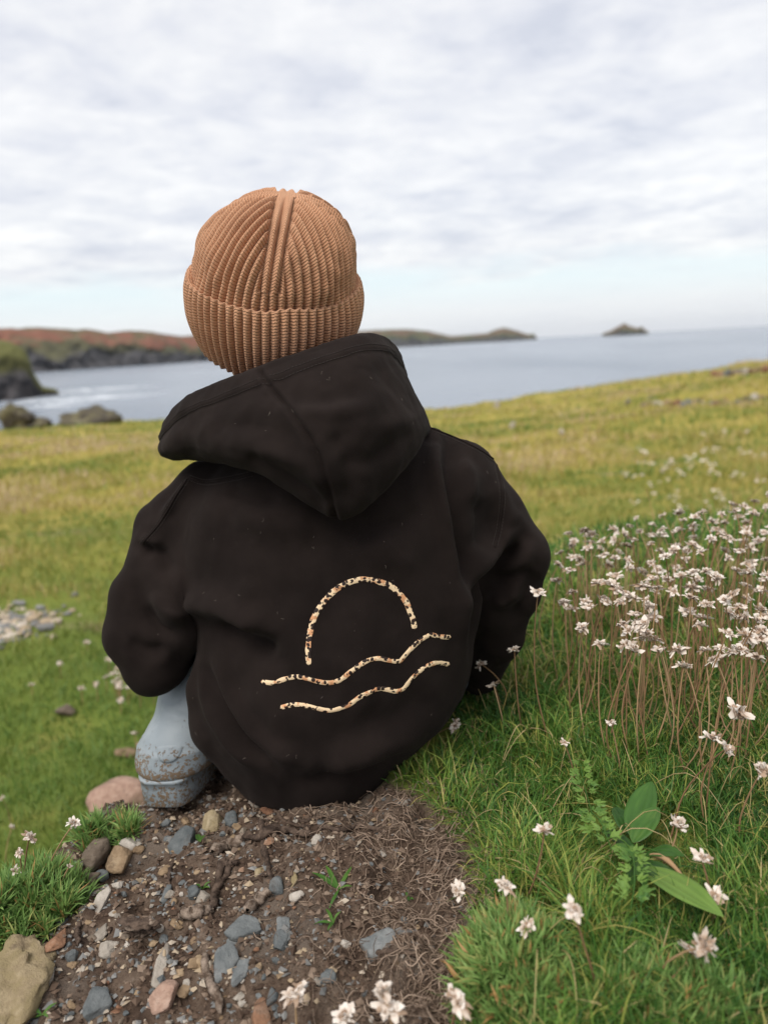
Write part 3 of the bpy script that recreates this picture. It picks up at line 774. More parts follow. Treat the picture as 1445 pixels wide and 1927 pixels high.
# ---- the printed sun and waves
def ribbon(name, line, width_px, n=150):
    a = on_cloth(line, n, 0.0009)
    P = np.array([p for p, _ in a]); Nn = np.array([q for _, q in a])
    ker = np.ones(5) / 5
    for k in range(3): Nn[:, k] = np.convolve(np.pad(Nn[:, k], 2, mode='edge'), ker, 'valid')
    T = np.gradient(P, axis=0); T /= np.linalg.norm(T, axis=1, keepdims=True)
    S = np.cross(T, Nn); S /= np.linalg.norm(S, axis=1, keepdims=True)
    w = width_px * 0.5 * mpp(650, 1200, .735)
    s = np.concatenate([[0], np.cumsum(np.linalg.norm(np.diff(P, axis=0), axis=1))]); e = np.minimum(s, s[-1] - s)
    hw = w * np.sqrt(np.clip(1 - (1 - np.clip(e / w, 0, 1)) ** 2, 0.02, 1)) * (1 + 0.10 * vnoise(s * 260, s * 0, seed=len(line)))
    V = []
    for q in (-1, -0.4, 0.4, 1):
        X = P + S * (q * hw)[:, None]
        for i in range(len(X)):
            hit = BVH_H.find_nearest(Vector(X[i]))
            nn = np.array(hit[1]); nn = nn if nn @ Nn[i] > 0 else -nn
            X[i] = np.array(hit[0]) + nn * (0.0011 if abs(q) < 1 else 0.0005)
        V.append(X)
    V = np.concatenate(V); m = len(P)
    Fq = np.concatenate([np.stack([np.arange(m - 1) + r * m, np.arange(1, m) + r * m, np.arange(1, m) + (r + 1) * m, np.arange(m - 1) + (r + 1) * m], -1) for r in range(3)])
    return child(name, mesh_from(name, V, Fq), M_PRINT, hoodie)
o = ribbon('sun_print', [(581.5, 1252), (580, 1223), (583.5, 1191), (591, 1162), (608, 1134), (629, 1112), (652, 1098), (675, 1091), (695, 1091), (716, 1095.5), (736, 1103.5), (751, 1117), (764, 1133), (772.5, 1153), (777.5, 1167.5), (780, 1184)], 10.5)
o['label'] = 'cream leopard print arch of a setting sun on the back'
o = ribbon('wave_print', [(492, 1283), (515, 1285), (535.5, 1278), (556, 1273.5), (576, 1276.5), (596.5, 1282), (618.5, 1285), (640, 1279.5), (657.5, 1266), (675, 1253), (692.5, 1243), (713, 1239), (733, 1243), (750.5, 1244.5), (759.5, 1236), (771, 1223), (788.5, 1207), (809, 1195), (826, 1198), (848, 1199.5)], 9.0)
o['label'] = 'longer upper leopard print wave line under the sun arch'
o = ribbon('wave_print', [(527, 1332), (553, 1326), (576, 1328), (596.5, 1333), (620, 1337), (640, 1333), (657.5, 1326), (675, 1313), (695.5, 1303), (713, 1296), (730, 1298), (745, 1301), (759.5, 1295.5), (771, 1281), (788.5, 1263.5), (809, 1250.5), (826, 1247.5), (845, 1250.5)], 9.0)
o['label'] = 'shorter lower leopard print wave line near the seat'

# ---- beanie
HY = 0.845
_l, _rr = at(355, 505, HY), at(678, 540, HY)
PC = 0.5 * (_l + _rr) + 0.0
HX = _rr - _l; CUFF_R = 0.5 * np.linalg.norm(HX); HX /= np.linalg.norm(HX)
_tocam = CAM - PC; _tocam -= HX * (_tocam @ HX); _tocam /= np.linalg.norm(_tocam)
_up = np.cross(_tocam, HX); _up = _up if _up[2] > 0 else -_up
_al = math.radians(20)
HA = math.cos(_al) * _up + math.sin(_al) * _tocam       # axis of the hat
HB = math.cos(_al) * _tocam - math.sin(_al) * _up        # towards the back of the head
UNIT = CUFF_R / 161.0                                     # one photo pixel at the hat
NRIB = 60
def build_beanie():
    R, Hh = 151 * UNIT, 154 * UNIT
    th0 = math.radians(4)
    nth, nt = 840, 180
    th = np.linspace(-math.pi, math.pi, nth, endpoint=False)[:, None]
    ph = np.linspace(0, 1, nt)[None, :]
    # profile: down from the crown to the ring, then straight on under the cuff
    a = np.clip(ph / 0.86, 0, 1) * (math.pi / 2)
    r = np.sin(a) ** 0.97 * R; z = np.cos(a) * Hh
    ext = np.clip((ph - 0.86) / 0.14, 0, 1)
    z = z - ext * 40 * UNIT; r = r * (1 - 0.02 * ext) + np.zeros_like(th); z = z + np.zeros_like(th)
    phi = np.mod(th - th0, math.pi / 2) - math.pi / 4                          # angle from the sector's middle
    per = NRIB / 4
    s = phi / (math.pi / 4) * (r / R) * per / 2                                # rib coordinate, constant along a rib
    b = (math.pi / 4 - np.abs(phi)) / (math.pi / 4) * (r / R) * per / 2        # distance from the decrease line, in ribs
    use_b = (b < 1.0)
    s_eff = np.where(use_b & (r / R < 0.985), b, s + per / 2)
    arc = np.cumsum(np.sqrt(np.diff(r, axis=1, prepend=r[:, :1]) ** 2 + np.diff(z, axis=1, prepend=z[:, :1]) ** 2), axis=1)
    fr = s_eff - np.floor(s_eff)
    prof = np.abs(np.cos(math.pi * (fr - 0.5))) ** 0.9                         # round crests, narrow grooves
    fade = sstep(0.0, 0.34, r / R)
    prof = np.where(use_b & (r / R < 0.985), prof, prof * sstep(0.0, 0.45, np.where(r / R < 0.985, b - 1, 1)))
    fade = fade * np.where(use_b & (r / R < 0.985), 0.35 + 0.65 * sstep(0.15, 0.75, r / R), 1.0)
    h = (prof - 0.66) * 0.0078 * fade
    stit = 0.00004 * np.abs(np.mod(arc / 0.0030 - 2.2 * np.abs(fr - 0.5), 1) - 0.5) * 2
    nn = fbm(np.cos(th) * 3 + 0 * ph, np.sin(th) * 3 + 0 * ph, ph * 4 + 0 * th, oct=3, seed=5) * 0.0030
    rr = r + (h + stit) * np.sin(a) ** 0.5 + nn * np.sin(a)
    zz = z + (h + stit) * np.cos(a) * (ph < 0.86)
    # slight slouch: crown lean and flattened sides
    lean = np.clip(zz / Hh, 0, 1) ** 1.3 * 18 * UNIT
    V = PC + HX * (rr * np.sin(th) + lean)[..., None] + HB * (rr * np.cos(th) * 1.04)[..., None] + HA * zz[..., None]
    kn = np.stack([s_eff, arc + 0 * th, 0 * s_eff], -1).reshape(-1, 3)
    me = mesh_from('beanie', V.reshape(-1, 3), grid_faces(nth, nt, True)[:, ::-1], True, {'knit': kn})
    return me
beanie = child('beanie', build_beanie(), M_KNIT, person)
def build_cuff():
    nth, nt = 840, 100
    th = np.linspace(-math.pi, math.pi, nth, endpoint=False)[:, None]
    t = np.linspace(0, 1, nt)[None, :]
    back = 0.5 + 0.5 * np.cos(th)
    Lb = (92 + 50 * back ** 1.5) * UNIT                    # length below the turned edge
    Rt = 161 * UNIT
    # inner lip -> rolled edge -> outside down to the hem -> tucked under
    lip = np.clip(t / 0.16, 0, 1); dn = np.clip((t - 0.16) / 0.74, 0, 1); tk = np.clip((t - 0.90) / 0.10, 0, 1)
    a = lip * math.pi
    er = 0.0042
    r = Rt - er - er * np.cos(a) * 1.0
    z = er * np.sin(a) - (1 - lip) * 0.008
    taper = (0.02 + 0.10 * back) * dn ** 2.2
    r = r * (1 - taper) + 0.004 * np.sin(dn * math.pi) * (1 - back * .3)
    z = z - Lb * dn
    r = r - tk * 0.012; z = z + tk * 0.004 * np.sin(tk * math.pi / 2)
    s = (th / (2 * math.pi) * NRIB) + 0 * t
    fr = s - np.floor(s)
    prof = np.abs(np.cos(math.pi * (fr - 0.5))) ** 0.9
    arc = (Lb * dn + 0.013 * lip) + 0 * th
    amp = 0.0078 * (0.25 + 0.75 * sstep(0.10, 0.30, t)) * (1 - tk)
    stit = 0.00004 * np.abs(np.mod(arc / 0.0030 - 2.2 * np.abs(fr - 0.5), 1) - 0.5) * 2
    wav = 0.0020 * vnoise(np.cos(th) * 2.5 + 0 * t, np.sin(th) * 2.5 + 0 * t, 0 * th + t * 2, seed=8)
    rr = r + (prof - 0.7) * amp + stit + wav
    edge = 0.0020 * vnoise(np.cos(th) * 3, np.sin(th) * 3, seed=12) + 0.0006 * np.cos(2 * math.pi * (s[:, :1]))
    V = PC + HX * (rr * np.sin(th))[..., None] + HB * (rr * np.cos(th) * 1.03)[..., None] + HA * (z + edge * (1 - dn))[..., None]
    kn = np.stack([s, arc, 0 * s], -1).reshape(-1, 3)
    return mesh_from('cuff', V.reshape(-1, 3), grid_faces(nth, nt, True)[:, ::-1], True, {'knit': kn})
cuff = child('cuff', build_cuff(), M_KNIT, beanie)

# ---- body (head, neck, arms, hands, legs) as one continuous surface
def build_body():
    v = Vol((-0.34, 0.66, -0.10), (0.27, 1.36, 0.66), 0.006)
    Mh = np.stack([HX, HB, HA])
    hc = PC + HA * (-0.012) - HB * 0.004
    d = v.ell(hc, (0.070, 0.080, 0.088), Mh)
    fw = -HB
    jaw = hc - HA * 0.055 + fw * 0.030
    d = smin(d, v.ell(jaw, (0.050, 0.052, 0.045), Mh), 0.02)
    d = smin(d, v.cone(hc + fw * 0.078 - HA * 0.015, hc + fw * 0.094 - HA * 0.032, 0.006, 0.009), 0.008)       # nose
    d = smin(d, v.cone(jaw + fw * 0.050 - HX * 0.015, jaw + fw * 0.050 + HX * 0.015, 0.006, 0.006), 0.006)        # lips
    for s in (-1, 1):
        d = np.maximum(d, -(v.ell(hc + fw * 0.082 + HX * 0.028 * s, (0.013, 0.010, 0.007), Mh)) - 0.002)         # eye sockets
        d = smin(d, v.ell(hc + HX * 0.070 * s - HA * 0.02, (0.008, 0.018, 0.024), Mh), 0.006)                      # ears
    d = smin(d, v.cone(at(456, 690, .838), at(500, 700, .84), pxr(450, 690, .84, 25), pxr(450, 690, .84, 30)), 0.01)     # nape below the cuff
    nb = at(585, 860, .87)
    d = smin(d, v.cone(hc - HA * 0.05 + HB * 0.008, nb, 0.040, 0.044), 0.02)
    hip = np.array([0.0, 0.90, 0.075])
    d = smin(d, v.chain([nb - np.array([0, 0, .02]), np.array([nb[0] * .7, .875, .22]), hip], [0.050, 0.085, 0.090], 0.03), 0.04)
    for S, sg in ((SL_L, -1), (SL_R, 1)):
        P = [at(a, b, Y) for a, b, Y, r in S]; R = [min(pxr(a, b, Y, r) * 0.6, 0.028) for a, b, Y, r in S]
        d = smin(d, v.chain(P, R, 0.01), 0.012)
        w = P[-1]; dirv = P[-1] - P[-2]; dirv /= np.linalg.norm(dirv)
        pm = w + dirv * 0.035
        d = smin(d, v.cone(w, pm, 0.018, 0.019), 0.01)
        side = np.array([0, 0, 1.0])
        for k, ln in enumerate((0.036, 0.042, 0.040, 0.032)):
            b0 = pm + side * (0.016 - 0.0105 * k) + dirv * 0.008; b1 = b0 + dirv * ln * .6; b2 = b1 + (dirv * .4 + np.array([0, -0.6, 0])) * ln * .6
            d = smin(d, v.chain([b0, b1, b2], [0.0062, 0.0058, 0.005], 0.003), 0.003)
        tb = pm + side * 0.014 - dirv * 0.02
        d = smin(d, v.chain([tb, tb + side * 0.02 + dirv * 0.012, tb + side * 0.028 + dirv * 0.03], [0.007, 0.0065, 0.0055], 0.003), 0.004)
    for K in LEGS:
        d = smin(d, v.chain(K[0], [r * 0.80 for r in K[1]], 0.01), 0.015)
    v.f = np.ascontiguousarray(np.broadcast_to(d, v.f.shape)).astype(np.float32)
    return v.mesh(2)
BOOT = [(331, 1500, .838, 61), (335, 1448, .845, 62), (346, 1392, .85, 63), (364, 1322, .865, 61), (388, 1232, .90, 56), (410, 1150, .945, 53)]
BP = [at(a, b, Y) for a, b, Y, r in BOOT]; BR = [pxr(a, b, Y, r) for a, b, Y, r in BOOT]
FOOT_Z = at(330, 1520, .80)[2]
kneeL = np.array([-0.115, 1.13, 0.235]); kneeR = np.array([0.085, 1.16, 0.215])
B2 = [np.array([0.09, 1.24, 0.035]), np.array([0.09, 1.24, 0.085]), np.array([0.09, 1.21, 0.15])]
LEGS = [([np.array([-0.055, 0.91, 0.075]), kneeL, BP[-1] * .5 + BP[-2] * .5], [0.062, 0.047, 0.040]),
        ([np.array([0.035, 0.91, 0.070]), kneeR, B2[2], B2[1]], [0.062, 0.047, 0.040, 0.036])]
BV, BQ = build_body()
child('body', mesh_from('body', BV, BQ), M_SKIN, person)
def build_trousers():
    v = Vol((-0.26, 0.80, 0.0), (0.28, 1.25, 0.32), 0.006)
    d = v.ell((-0.01, 0.90, 0.065), (0.095, 0.085, 0.06))
    for K in LEGS: d = smin(d, v.chain(K[0], K[1], 0.01), 0.02)
    v.f = np.ascontiguousarray(np.broadcast_to(d, v.f.shape)).astype(np.float32)
    V, Q = v.mesh(2)
    V += vert_normals(V, Q) * (0.003 * fbm(V[:, 0] * 30, V[:, 1] * 30, V[:, 2] * 30, oct=2, seed=91))[:, None]
    return mesh_from('trousers', V, Q)
child('trousers', build_trousers(), M_JEANS, person)

# ---- wellington boots
M_RUB = mat_rubber('blue_grey_rubber', FOOT_Z + 0.02, FOOT_Z + 0.085)
M_SOLE = mat_rubber('muddy_rubber_sole', FOOT_Z - 0.02, FOOT_Z + 0.06, 0.22)
def build_boot(P, R, fwd, zf, parent, L=0.165):
    P = [np.array(p) for p in P]
    fwd = np.array([fwd[0], fwd[1], 0.0]); fwd /= np.linalg.norm(fwd); sd = np.array([fwd[1], -fwd[0], 0])
    heel = P[0].copy(); base = np.array([heel[0], heel[1], zf])
    lo = np.minimum.reduce(P) - 0.09; hi = np.maximum.reduce(P) + 0.09; tip = base + fwd * L
    lo = np.minimum(lo, tip - 0.06); hi = np.maximum(hi, tip + 0.06); lo[2] = zf - 0.01; hi[2] = P[-1][2] + 0.01
    v = Vol(lo, hi, 0.0030)
    d = v.chain(P, R, 0.012)
    tz = np.array([0, 0, 1.0])
    d = smin(d, v.chain([base + tz * 0.042 + fwd * 0.0, base + fwd * L * .45 + tz * 0.045, base + fwd * L * 0.85 + tz * 0.036], [R[0] * .95, 0.036, 0.031], 0.02), 0.02)
    cut = (zf + 0.033) - v.z                                            # flat where the sole begins
    d = np.maximum(d, cut)
    d = np.maximum(d, v.z - (P[-1][2]))
    # open top
    hollow = v.chain([P[-2], P[-1] + (P[-1] - P[-2])], [R[-2] - 0.005, R[-1] - 0.005], 0.01)
    d = np.maximum(d, -hollow)
    v.f = np.ascontiguousarray(np.broadcast_to(d, v.f.shape)).astype(np.float32)
    V, Q = v.mesh(2)
    # moulded ridges round the ankle and the counter
    rel = V - base; a = np.arctan2(rel @ sd, -(rel @ fwd)); hz = V[:, 2] - zf
    N = vert_normals(V, Q)
    up = sstep(0.02, 0.06, hz)
    rd = 0.0012 * np.exp(-0.5 * ((hz - 0.062) / 0.0020) ** 2)
    arch = 0.088 + 0.030 * np.cos(a - 0.55)
    rd += 0.0009 * sstep(-0.0015, 0.0015, arch - hz) * sstep(0.030, 0.045, hz) + 0.0008 * sstep(-0.0012, 0.0012, arch - 0.013 - hz) * sstep(0.030, 0.045, hz)
    rd += 0.0020 * np.exp(-0.5 * ((hz - 0.150) / 0.0025) ** 2)
    V = V + N * rd[:, None]
    b = child('boot', mesh_from('boot', V, Q), M_RUB, parent)
    # sole: heel block with its notch, waist and tread, extruded outline with a rim
    n = 72; out = []
    w0 = R[0] * 1.02
    for i in range(n):
        t = i / n * 2 * math.pi; c, s = math.cos(t), math.sin(t)
        y = (L + 0.03 + w0) * 0.5 * (1 - abs(c) ** 1.0 * 0 + 0) * c
        yy = y + (L + 0.03 - w0) * 0.5
        fr = (yy + w0) / (L + 0.03 + w0)
        wd = np.interp(fr, [0, .08, .25, .5, .72, .9, 1.0], [.98, 1.02, 1.03, .88, .98, .80, .3]) * w0
        out.append((math.copysign(abs(s) ** (0.42 if c < 0 else 0.72), s) * wd, yy, fr))
    rings = []
    for (zz, sc, tread) in ((0.0, 0.95, 1), (0.002, 0.975, 1), (0.0215, 1.00, 0), (0.0300, 1.00, 0), (0.0308, 1.025, 0), (0.0335, 1.03, 0), (0.0345, 1.005, 0), (0.035, 0.93, 0)):
        ring = []
        for (x, y, fr) in out:
            lift = 0.012 * sstep(.36, .42, fr) * (1 - sstep(.52, .56, fr)) if tread else 0
            if zz < 0.02 and .33 < fr < .37: lift = 0.008 if tread else lift
            ring.append(base + sd * x * sc + fwd * (y * sc) + tz * (zz + lift))
        rings.append(ring)
    V = np.array(rings).reshape(-1, 3); m = len(rings)
    Fq = grid_faces(m, n); i = np.arange(m - 1) * n
    Fq = np.concatenate([Fq, np.stack([i + n - 1, i + 2 * n - 1, i + n, i], -1)])
    cz = np.array([base + fwd * (L - w0) * .5, base + fwd * (L - w0) * .5 + tz * 0.035])
    k = np.arange(n); nb = len(V)
    tri = np.concatenate([np.stack([k, (k + 1) % n, np.full(n, nb)], -1), np.stack([(k + 1) % n + (m - 1) * n, k + (m - 1) * n, np.full(n, nb + 1)], -1)])
    child('sole', mesh_from('sole', np.concatenate([V, cz]), [Fq, tri], True), M_SOLE, b)
    # pull-off spur: raised half oval at the back of the heel
    bv = BVHTree.FromPolygons([Vector(x) for x in V_of(b)], Q.tolist())
    mb = MB(); ring_n = 28
    ctr = base + tz * 0.072 - fwd * 0.2 + sd * 0.013
    pts = []
    for rr_, off in ((1.0, -0.0010), (0.96, 0.0007), (0.75, 0.0010), (0.4, 0.0011), (0.02, 0.0011)):
        for i in range(ring_n):
            t = i / ring_n * 2 * math.pi; yx = math.cos(t) * 0.015 * rr_; zz = math.sin(t) * (0.004 if math.sin(t) > 0 else 0.015) * rr_
            org = ctr + sd * yx + tz * zz; h = bv.ray_cast(Vector(org), Vector(fwd))
            q = np.array(h[0]) if h[0] is not None else org + fwd * 0.15
            pts.append(q - fwd * off)
    Fq = grid_faces(5, ring_n); i = np.arange(4) * ring_n
    Fq = np.concatenate([Fq, np.stack([i + ring_n - 1, i + 2 * ring_n - 1, i + ring_n, i], -1)])
    child('heel_patch', mesh_from('heel_patch', np.array(pts), Fq), M_RUB, b)
    return b
def V_of(o):
    a = np.zeros(len(o.data.vertices) * 3, np.float32); o.data.vertices.foreach_get('co', a); return a.reshape(-1, 3).tolist()
bl = build_boot(BP, BR, (0.10, 1.0), FOOT_Z, person)
bl['label'] = 'muddy blue grey wellington beside the hip'
build_boot(B2, [0.036, 0.035, 0.040], (0.15, 1.0), float(land(0.09, 1.24)) - 0.002, person, 0.15)

def lint():
    """stray pale fibres caught on the fleece"""
    r = np.random.default_rng(9); mb = MB(); n = 0
    H2 = BVHTree.FromPolygons([Vector(v) for v in HDV], HDQ.tolist())
    while n < 45:
        px, py = r.uniform(230, 1020), r.uniform(660, 1470); d = Vector(ray(px, py)).normalized()
        c = [h for h in (BVH_H.ray_cast(Vector(CAM), d), H2.ray_cast(Vector(CAM), d)) if h[0] is not None]
        if not c: continue
        h = min(c, key=lambda q: q[3]); nn = h[1] if h[1].dot(d) < 0 else -h[1]
        p = np.array(h[0] + nn * 0.0006); nn = np.array(nn); a = np.cross(nn, [0.3, 0.2, 0.9]); a /= np.linalg.norm(a); b = np.cross(nn, a)
        t = r.uniform(0, 6.283) + np.cumsum(r.normal(0, 0.9, 6)); L = r.uniform(0.0003, 0.0011)
        P = p + np.cumsum(np.cos(t))[:, None] * a * L + np.cumsum(np.sin(t))[:, None] * b * L
        V, Fq = tube(P, 0.00009, 3); mb.add(V, Fq); n += 1
    o = child('lint', mb.mesh('lint'), NT('pale_lint').set(Base_Color=(0.30, 0.25, 0.21), Roughness=0.9).m, hoodie); o['kind'] = 'stuff'
lint()
# ------------------------------------------------------------------ plants, stones and small things
def leafy(name, stops, attr='tint', rough=0.55, trans=0.32, scale=None):
    n = NT(name)
    c = n.ramp(n.attr(attr), stops)
    n.set(Base_Color=c, Roughness=rough, Specular_IOR_Level=0.3)
    t = n.N.new('ShaderNodeBsdfTranslucent'); n.L.new(c, t.inputs[0])
    m = n.N.new('ShaderNodeMixShader'); m.inputs[0].default_value = trans
    n.L.new(n.b.outputs[0], m.inputs[1]); n.L.new(t.outputs[0], m.inputs[2]); n.L.new(m.outputs[0], n.out.inputs[0])
    return n.m
GREENS = [(0.0, (0.026, 0.085, 0.016)), (0.35, (0.076, 0.182, 0.030)), (0.65, (0.180, 0.300, 0.052)), (0.82, (0.40, 0.38, 0.09)), (1.0, (0.55, 0.43, 0.22))]
M_GRASS = leafy('fine_grass', GREENS)
M_MEADOW = leafy('meadow_grass', [(0.0, (0.105, 0.185, 0.034)), (0.4, (0.205, 0.250, 0.050)), (0.7, (0.36, 0.31, 0.085)), (0.88, (0.46, 0.35, 0.15)), (1.0, (0.52, 0.40, 0.25))])
M_THRIFT = leafy('thrift_leaves', [(0.0, (0.075, 0.155, 0.038)), (0.5, (0.165, 0.290, 0.075)), (0.85, (0.27, 0.40, 0.12)), (1.0, (0.45, 0.26, 0.10))])
M_STALK = leafy('dry_brown_stalk', [(0.0, (0.15, 0.080, 0.040)), (0.5, (0.30, 0.180, 0.092)), (1.0, (0.46, 0.32, 0.18))], trans=0.0, rough=0.8)
M_PAPER = leafy('papery_dead_petals', [(0.0, (0.20, 0.11, 0.060)), (0.3, (0.46, 0.33, 0.235)), (0.6, (0.72, 0.62, 0.53)), (1.0, (0.86, 0.80, 0.73))], trans=0.22, rough=0.8)
M_PLANT = leafy('plantain_leaf', [(0.0, (0.030, 0.085, 0.018)), (0.5, (0.070, 0.165, 0.032)), (1.0, (0.185, 0.300, 0.062))], rough=0.38)
M_ROOTLET = leafy('dry_rootlets', [(0.0, (0.085, 0.055, 0.038)), (0.5, (0.20, 0.14, 0.10)), (1.0, (0.40, 0.30, 0.225))], trans=0.0, rough=0.9)

def blades(name, base, length, width, az, lean, curl, tint, mat, segs=3, label=None, parent=None, up=None):
    """curved tapering grass blades as one mesh"""
    n = len(base); s = np.linspace(0, 1, segs + 1)
    ca, sa = np.cos(az), np.sin(az)
    # angle from vertical grows along the blade
    pos = np.zeros((n, segs + 1, 3)); pos[:, 0] = base
    for k in range(1, segs + 1):
        ang = lean + curl * ((k - 0.5) / segs) ** 1.3
        st = (length / segs)[:, None] * np.stack([np.sin(ang) * ca, np.sin(ang) * sa, np.cos(ang)], -1)
        pos[:, k] = pos[:, k - 1] + st
    tw = RNG.uniform(-0.7, 0.7, n)
    side = np.stack([-np.sin(az + tw), np.cos(az + tw), 0.25 * np.sin(tw * 3)], -1)
    wid = np.array([0.8, 1.0, 0.75, 0.4, 0.2])[:segs][None, :, None] * (width * 0.5)[:, None, None]
    A = pos[:, :segs] - side[:, None] * wid; B = pos[:, :segs] + side[:, None] * wid
    V = np.concatenate([np.stack([A, B], 2).reshape(n, -1, 3), pos[:, segs:]], 1)         # n x (2segs+1) x 3
    nv = 2 * segs + 1
    o = (np.arange(n) * nv)[:, None]
    quads = np.concatenate([o + np.array([2 * k, 2 * k + 1, 2 * k + 3, 2 * k + 2]) for k in range(segs - 1)])
    tri = o + np.array([2 * (segs - 1), 2 * segs - 1, 2 * segs])
    me = mesh_from(name, V.reshape(-1, 3), [quads, tri], True, {'tint': np.repeat(tint, nv)})
    return me
def bank(x, y):
    le = np.interp(y, _ey, _ex); w = np.interp(y, [0.3, 0.9, 1.3, 2.2, 4.0], [0.075, 0.08, 0.14, 0.5, 1.2])
    return sstep(-1.0, 0.25, (x - le) / w)
def in_frame(P, mx=220, my=160):
    p = project(P); return (p[:, 0] > -mx) & (p[:, 0] < IW + mx) & (p[:, 1] < IH + my + 60) & (P[:, 1] > 0.25)
def footprint(x, y):            # where the child sits
    return (((x + 0.03) / 0.105) ** 2 + ((y - 0.88) / 0.115) ** 2) < 1.0

# -- fine turf on the bank
def near_turf():
    N = 225000
    Y = np.concatenate([np.exp(RNG.uniform(math.log(0.36), math.log(2.9), N // 2)), 1 / RNG.uniform(1 / 2.9, 1 / 0.36, N // 2)])
    X = RNG.uniform(-0.25, 1.3, N) * Y
    Z = land(X, Y); P = np.stack([X, Y, Z], -1)
    s = soil_mask(X, Y)
    k = in_frame(P, 600) & (bank(X, Y) > 0.55) & ~footprint(X, Y) & (RNG.random(N) > s * 1.15)
    k &= ~((X < -0.1) & (Y < 0.98))
    P = P[k]; n = len(P); x, y = P[:, 0], P[:, 1]
    q = project(P)
    clump = fbm(x * 9, y * 9, oct=3, seed=61)
    L = RNG.uniform(0.018, 0.042, n) * (1 + 0.40 * clump) * np.where(RNG.random(n) < 0.10, 1.5, 1)
    edge = sstep(0.0, 0.06, x - np.interp(y, [0.4, 0.6, 0.8], [0.04, 0.068, -0.03]))
    L *= 0.55 + 0.45 * edge
    low = ((q[:, 0] - 1215) / 130) ** 2 + ((q[:, 1] - 1650) / 110) ** 2 < 1
    low |= ((q[:, 0] - 1130) / 60) ** 2 + ((q[:, 1] - 1590) / 80) ** 2 < 1
    low |= ((q[:, 0] - 1195) / 45) ** 2 + ((q[:, 1] - 1740) / 60) ** 2 < 1
    L = np.where(low, L * 0.25, L)
    cush = ((q[:, 0] - 985) / 130) ** 2 + ((q[:, 1] - 1850) / 150) ** 2 < 1
    keep = ~(cush & (RNG.random(n) < 0.93)); P, L, x, y, clump, edge = P[keep], L[keep], x[keep], y[keep], clump[keep], edge[keep]; n = len(P)
    W = RNG.uniform(0.0009, 0.0016, n) * np.clip(y / 0.75, 1.0, 2.2)
    az = RNG.uniform(0, 2 * math.pi, n); lean = np.abs(RNG.normal(0.42, 0.36, n)); curl = RNG.uniform(0.1, 1.9, n)
    tint = np.clip(0.34 + 0.21 * RNG.normal(size=n) + 0.20 * clump, 0, 0.76)
    straw = RNG.random(n) < (0.10 + 0.22 * (1 - edge) + 0.10 * (fbm(x * 5, y * 5, oct=2, seed=66) > 0.3))
    tint = np.where(straw, RNG.uniform(0.78, 1.0, n), tint)
    me = blades('grass', P - np.array([0, 0, 0.003]), L, W, az, lean, curl, tint, M_GRASS, 3)
    tag(obj('grass', me, M_GRASS), 'fine tangled green turf covering the bank beside the child', 'grass', kind='stuff')
near_turf()
def meadow():
    N = 195000
    Y = np.exp(RNG.uniform(math.log(1.15), math.log(30), N)); X = RNG.uniform(-1.15, 1.2, N) * Y
    P = np.stack([X, Y, land(X, Y)], -1)
    k = in_frame(P, 900) & ((bank(X, Y) < 0.6) | (Y > 2.4)) & (P[:, 2] < 0.05)
    k &= ~((((X + 1.72) / 0.42) ** 2 + ((Y - 3.15) / 0.38) ** 2 < 1) & (RNG.random(N) < 0.9))
    P = P[k]; n = len(P); x, y = P[:, 0], P[:, 1]
    cl = fbm(x * 1.3, y * 1.3, oct=4, seed=63); c2 = fbm(x * 6, y * 6, oct=2, seed=64)
    L = RNG.uniform(0.018, 0.05, n) * (1 + 0.5 * np.clip(cl, -0.8, 1)) * np.clip(y / 3.0, 1, 2.5)
    W = 0.0016 * y * RNG.uniform(0.7, 1.3, n); k2 = P[:, 1] < rim_y(P[:, 0]) - 0.2; L = np.where(k2, L, 0.001)
    str_ = fbm(x * 0.45, y * 1.1, oct=4, seed=65); str2 = fbm(x * 0.16, y * 0.34, oct=3, seed=68)
    tint = np.clip(0.20 + 0.12 * RNG.normal(size=n) + 0.22 * cl + 0.10 * c2 + (0.16 + 0.2 * sstep(3, 9, y)) * str_ + 0.22 * sstep(4, 10, y) * str2 + 0.40 * sstep(2.0, 7.0, y), 0, 1)
    me = blades('meadow_grass', P, L, W, RNG.uniform(0, 6.283, n), np.abs(RNG.normal(0.3, 0.3, n)), RNG.uniform(0.1, 1.3, n), tint, M_MEADOW, 2)
    tag(obj('meadow_grass', me, M_MEADOW), 'short grazed meadow grass running down to the cliff edge', 'grass', kind='stuff')
meadow()
def lank_grass():
    """longer loose stems and dead straws lying over the turf"""
    mb = MB(); n = 160
    for i in range(n):
        px, py = RNG.uniform(860, 1480), RNG.uniform(1230, 1920)
        y = 0.47 / math.tan(math.radians(12.26) + math.atan((py - IH / 2) / F_PX)); x = (px - IW / 2) / F_PX * y * 1.1
        if soil_mask(x, y) > 0.5 or footprint(x, y): continue
        L = RNG.uniform(0.04, 0.10); a = RNG.uniform(0, 6.283); t = np.linspace(0, 1, 9)
        h0 = RNG.uniform(0.004, 0.022); bend = RNG.uniform(-0.5, 0.5)
        X = x + L * t * np.cos(a + bend * t); Yy = y + L * t * np.sin(a + bend * t)
        Z = gz(X, Yy) + h0 * np.sin(np.clip(t * 1.15, 0, 1) * math.pi) * 1.6 + 0.012
        V, Fq = tube(np.stack([X, Yy, Z], -1), np.linspace(0.00065, 0.0003, 9), 3)
        mb.add(V, Fq, tint=RNG.choice([0.30, 0.45, 0.6, 0.86, 0.95, 1.0]))
    tag(obj('grass', mb.mesh('long_grass'), M_GRASS), 'long loose grass stems and pale straws lying over the turf', 'grass', kind='stuff')
lank_grass()

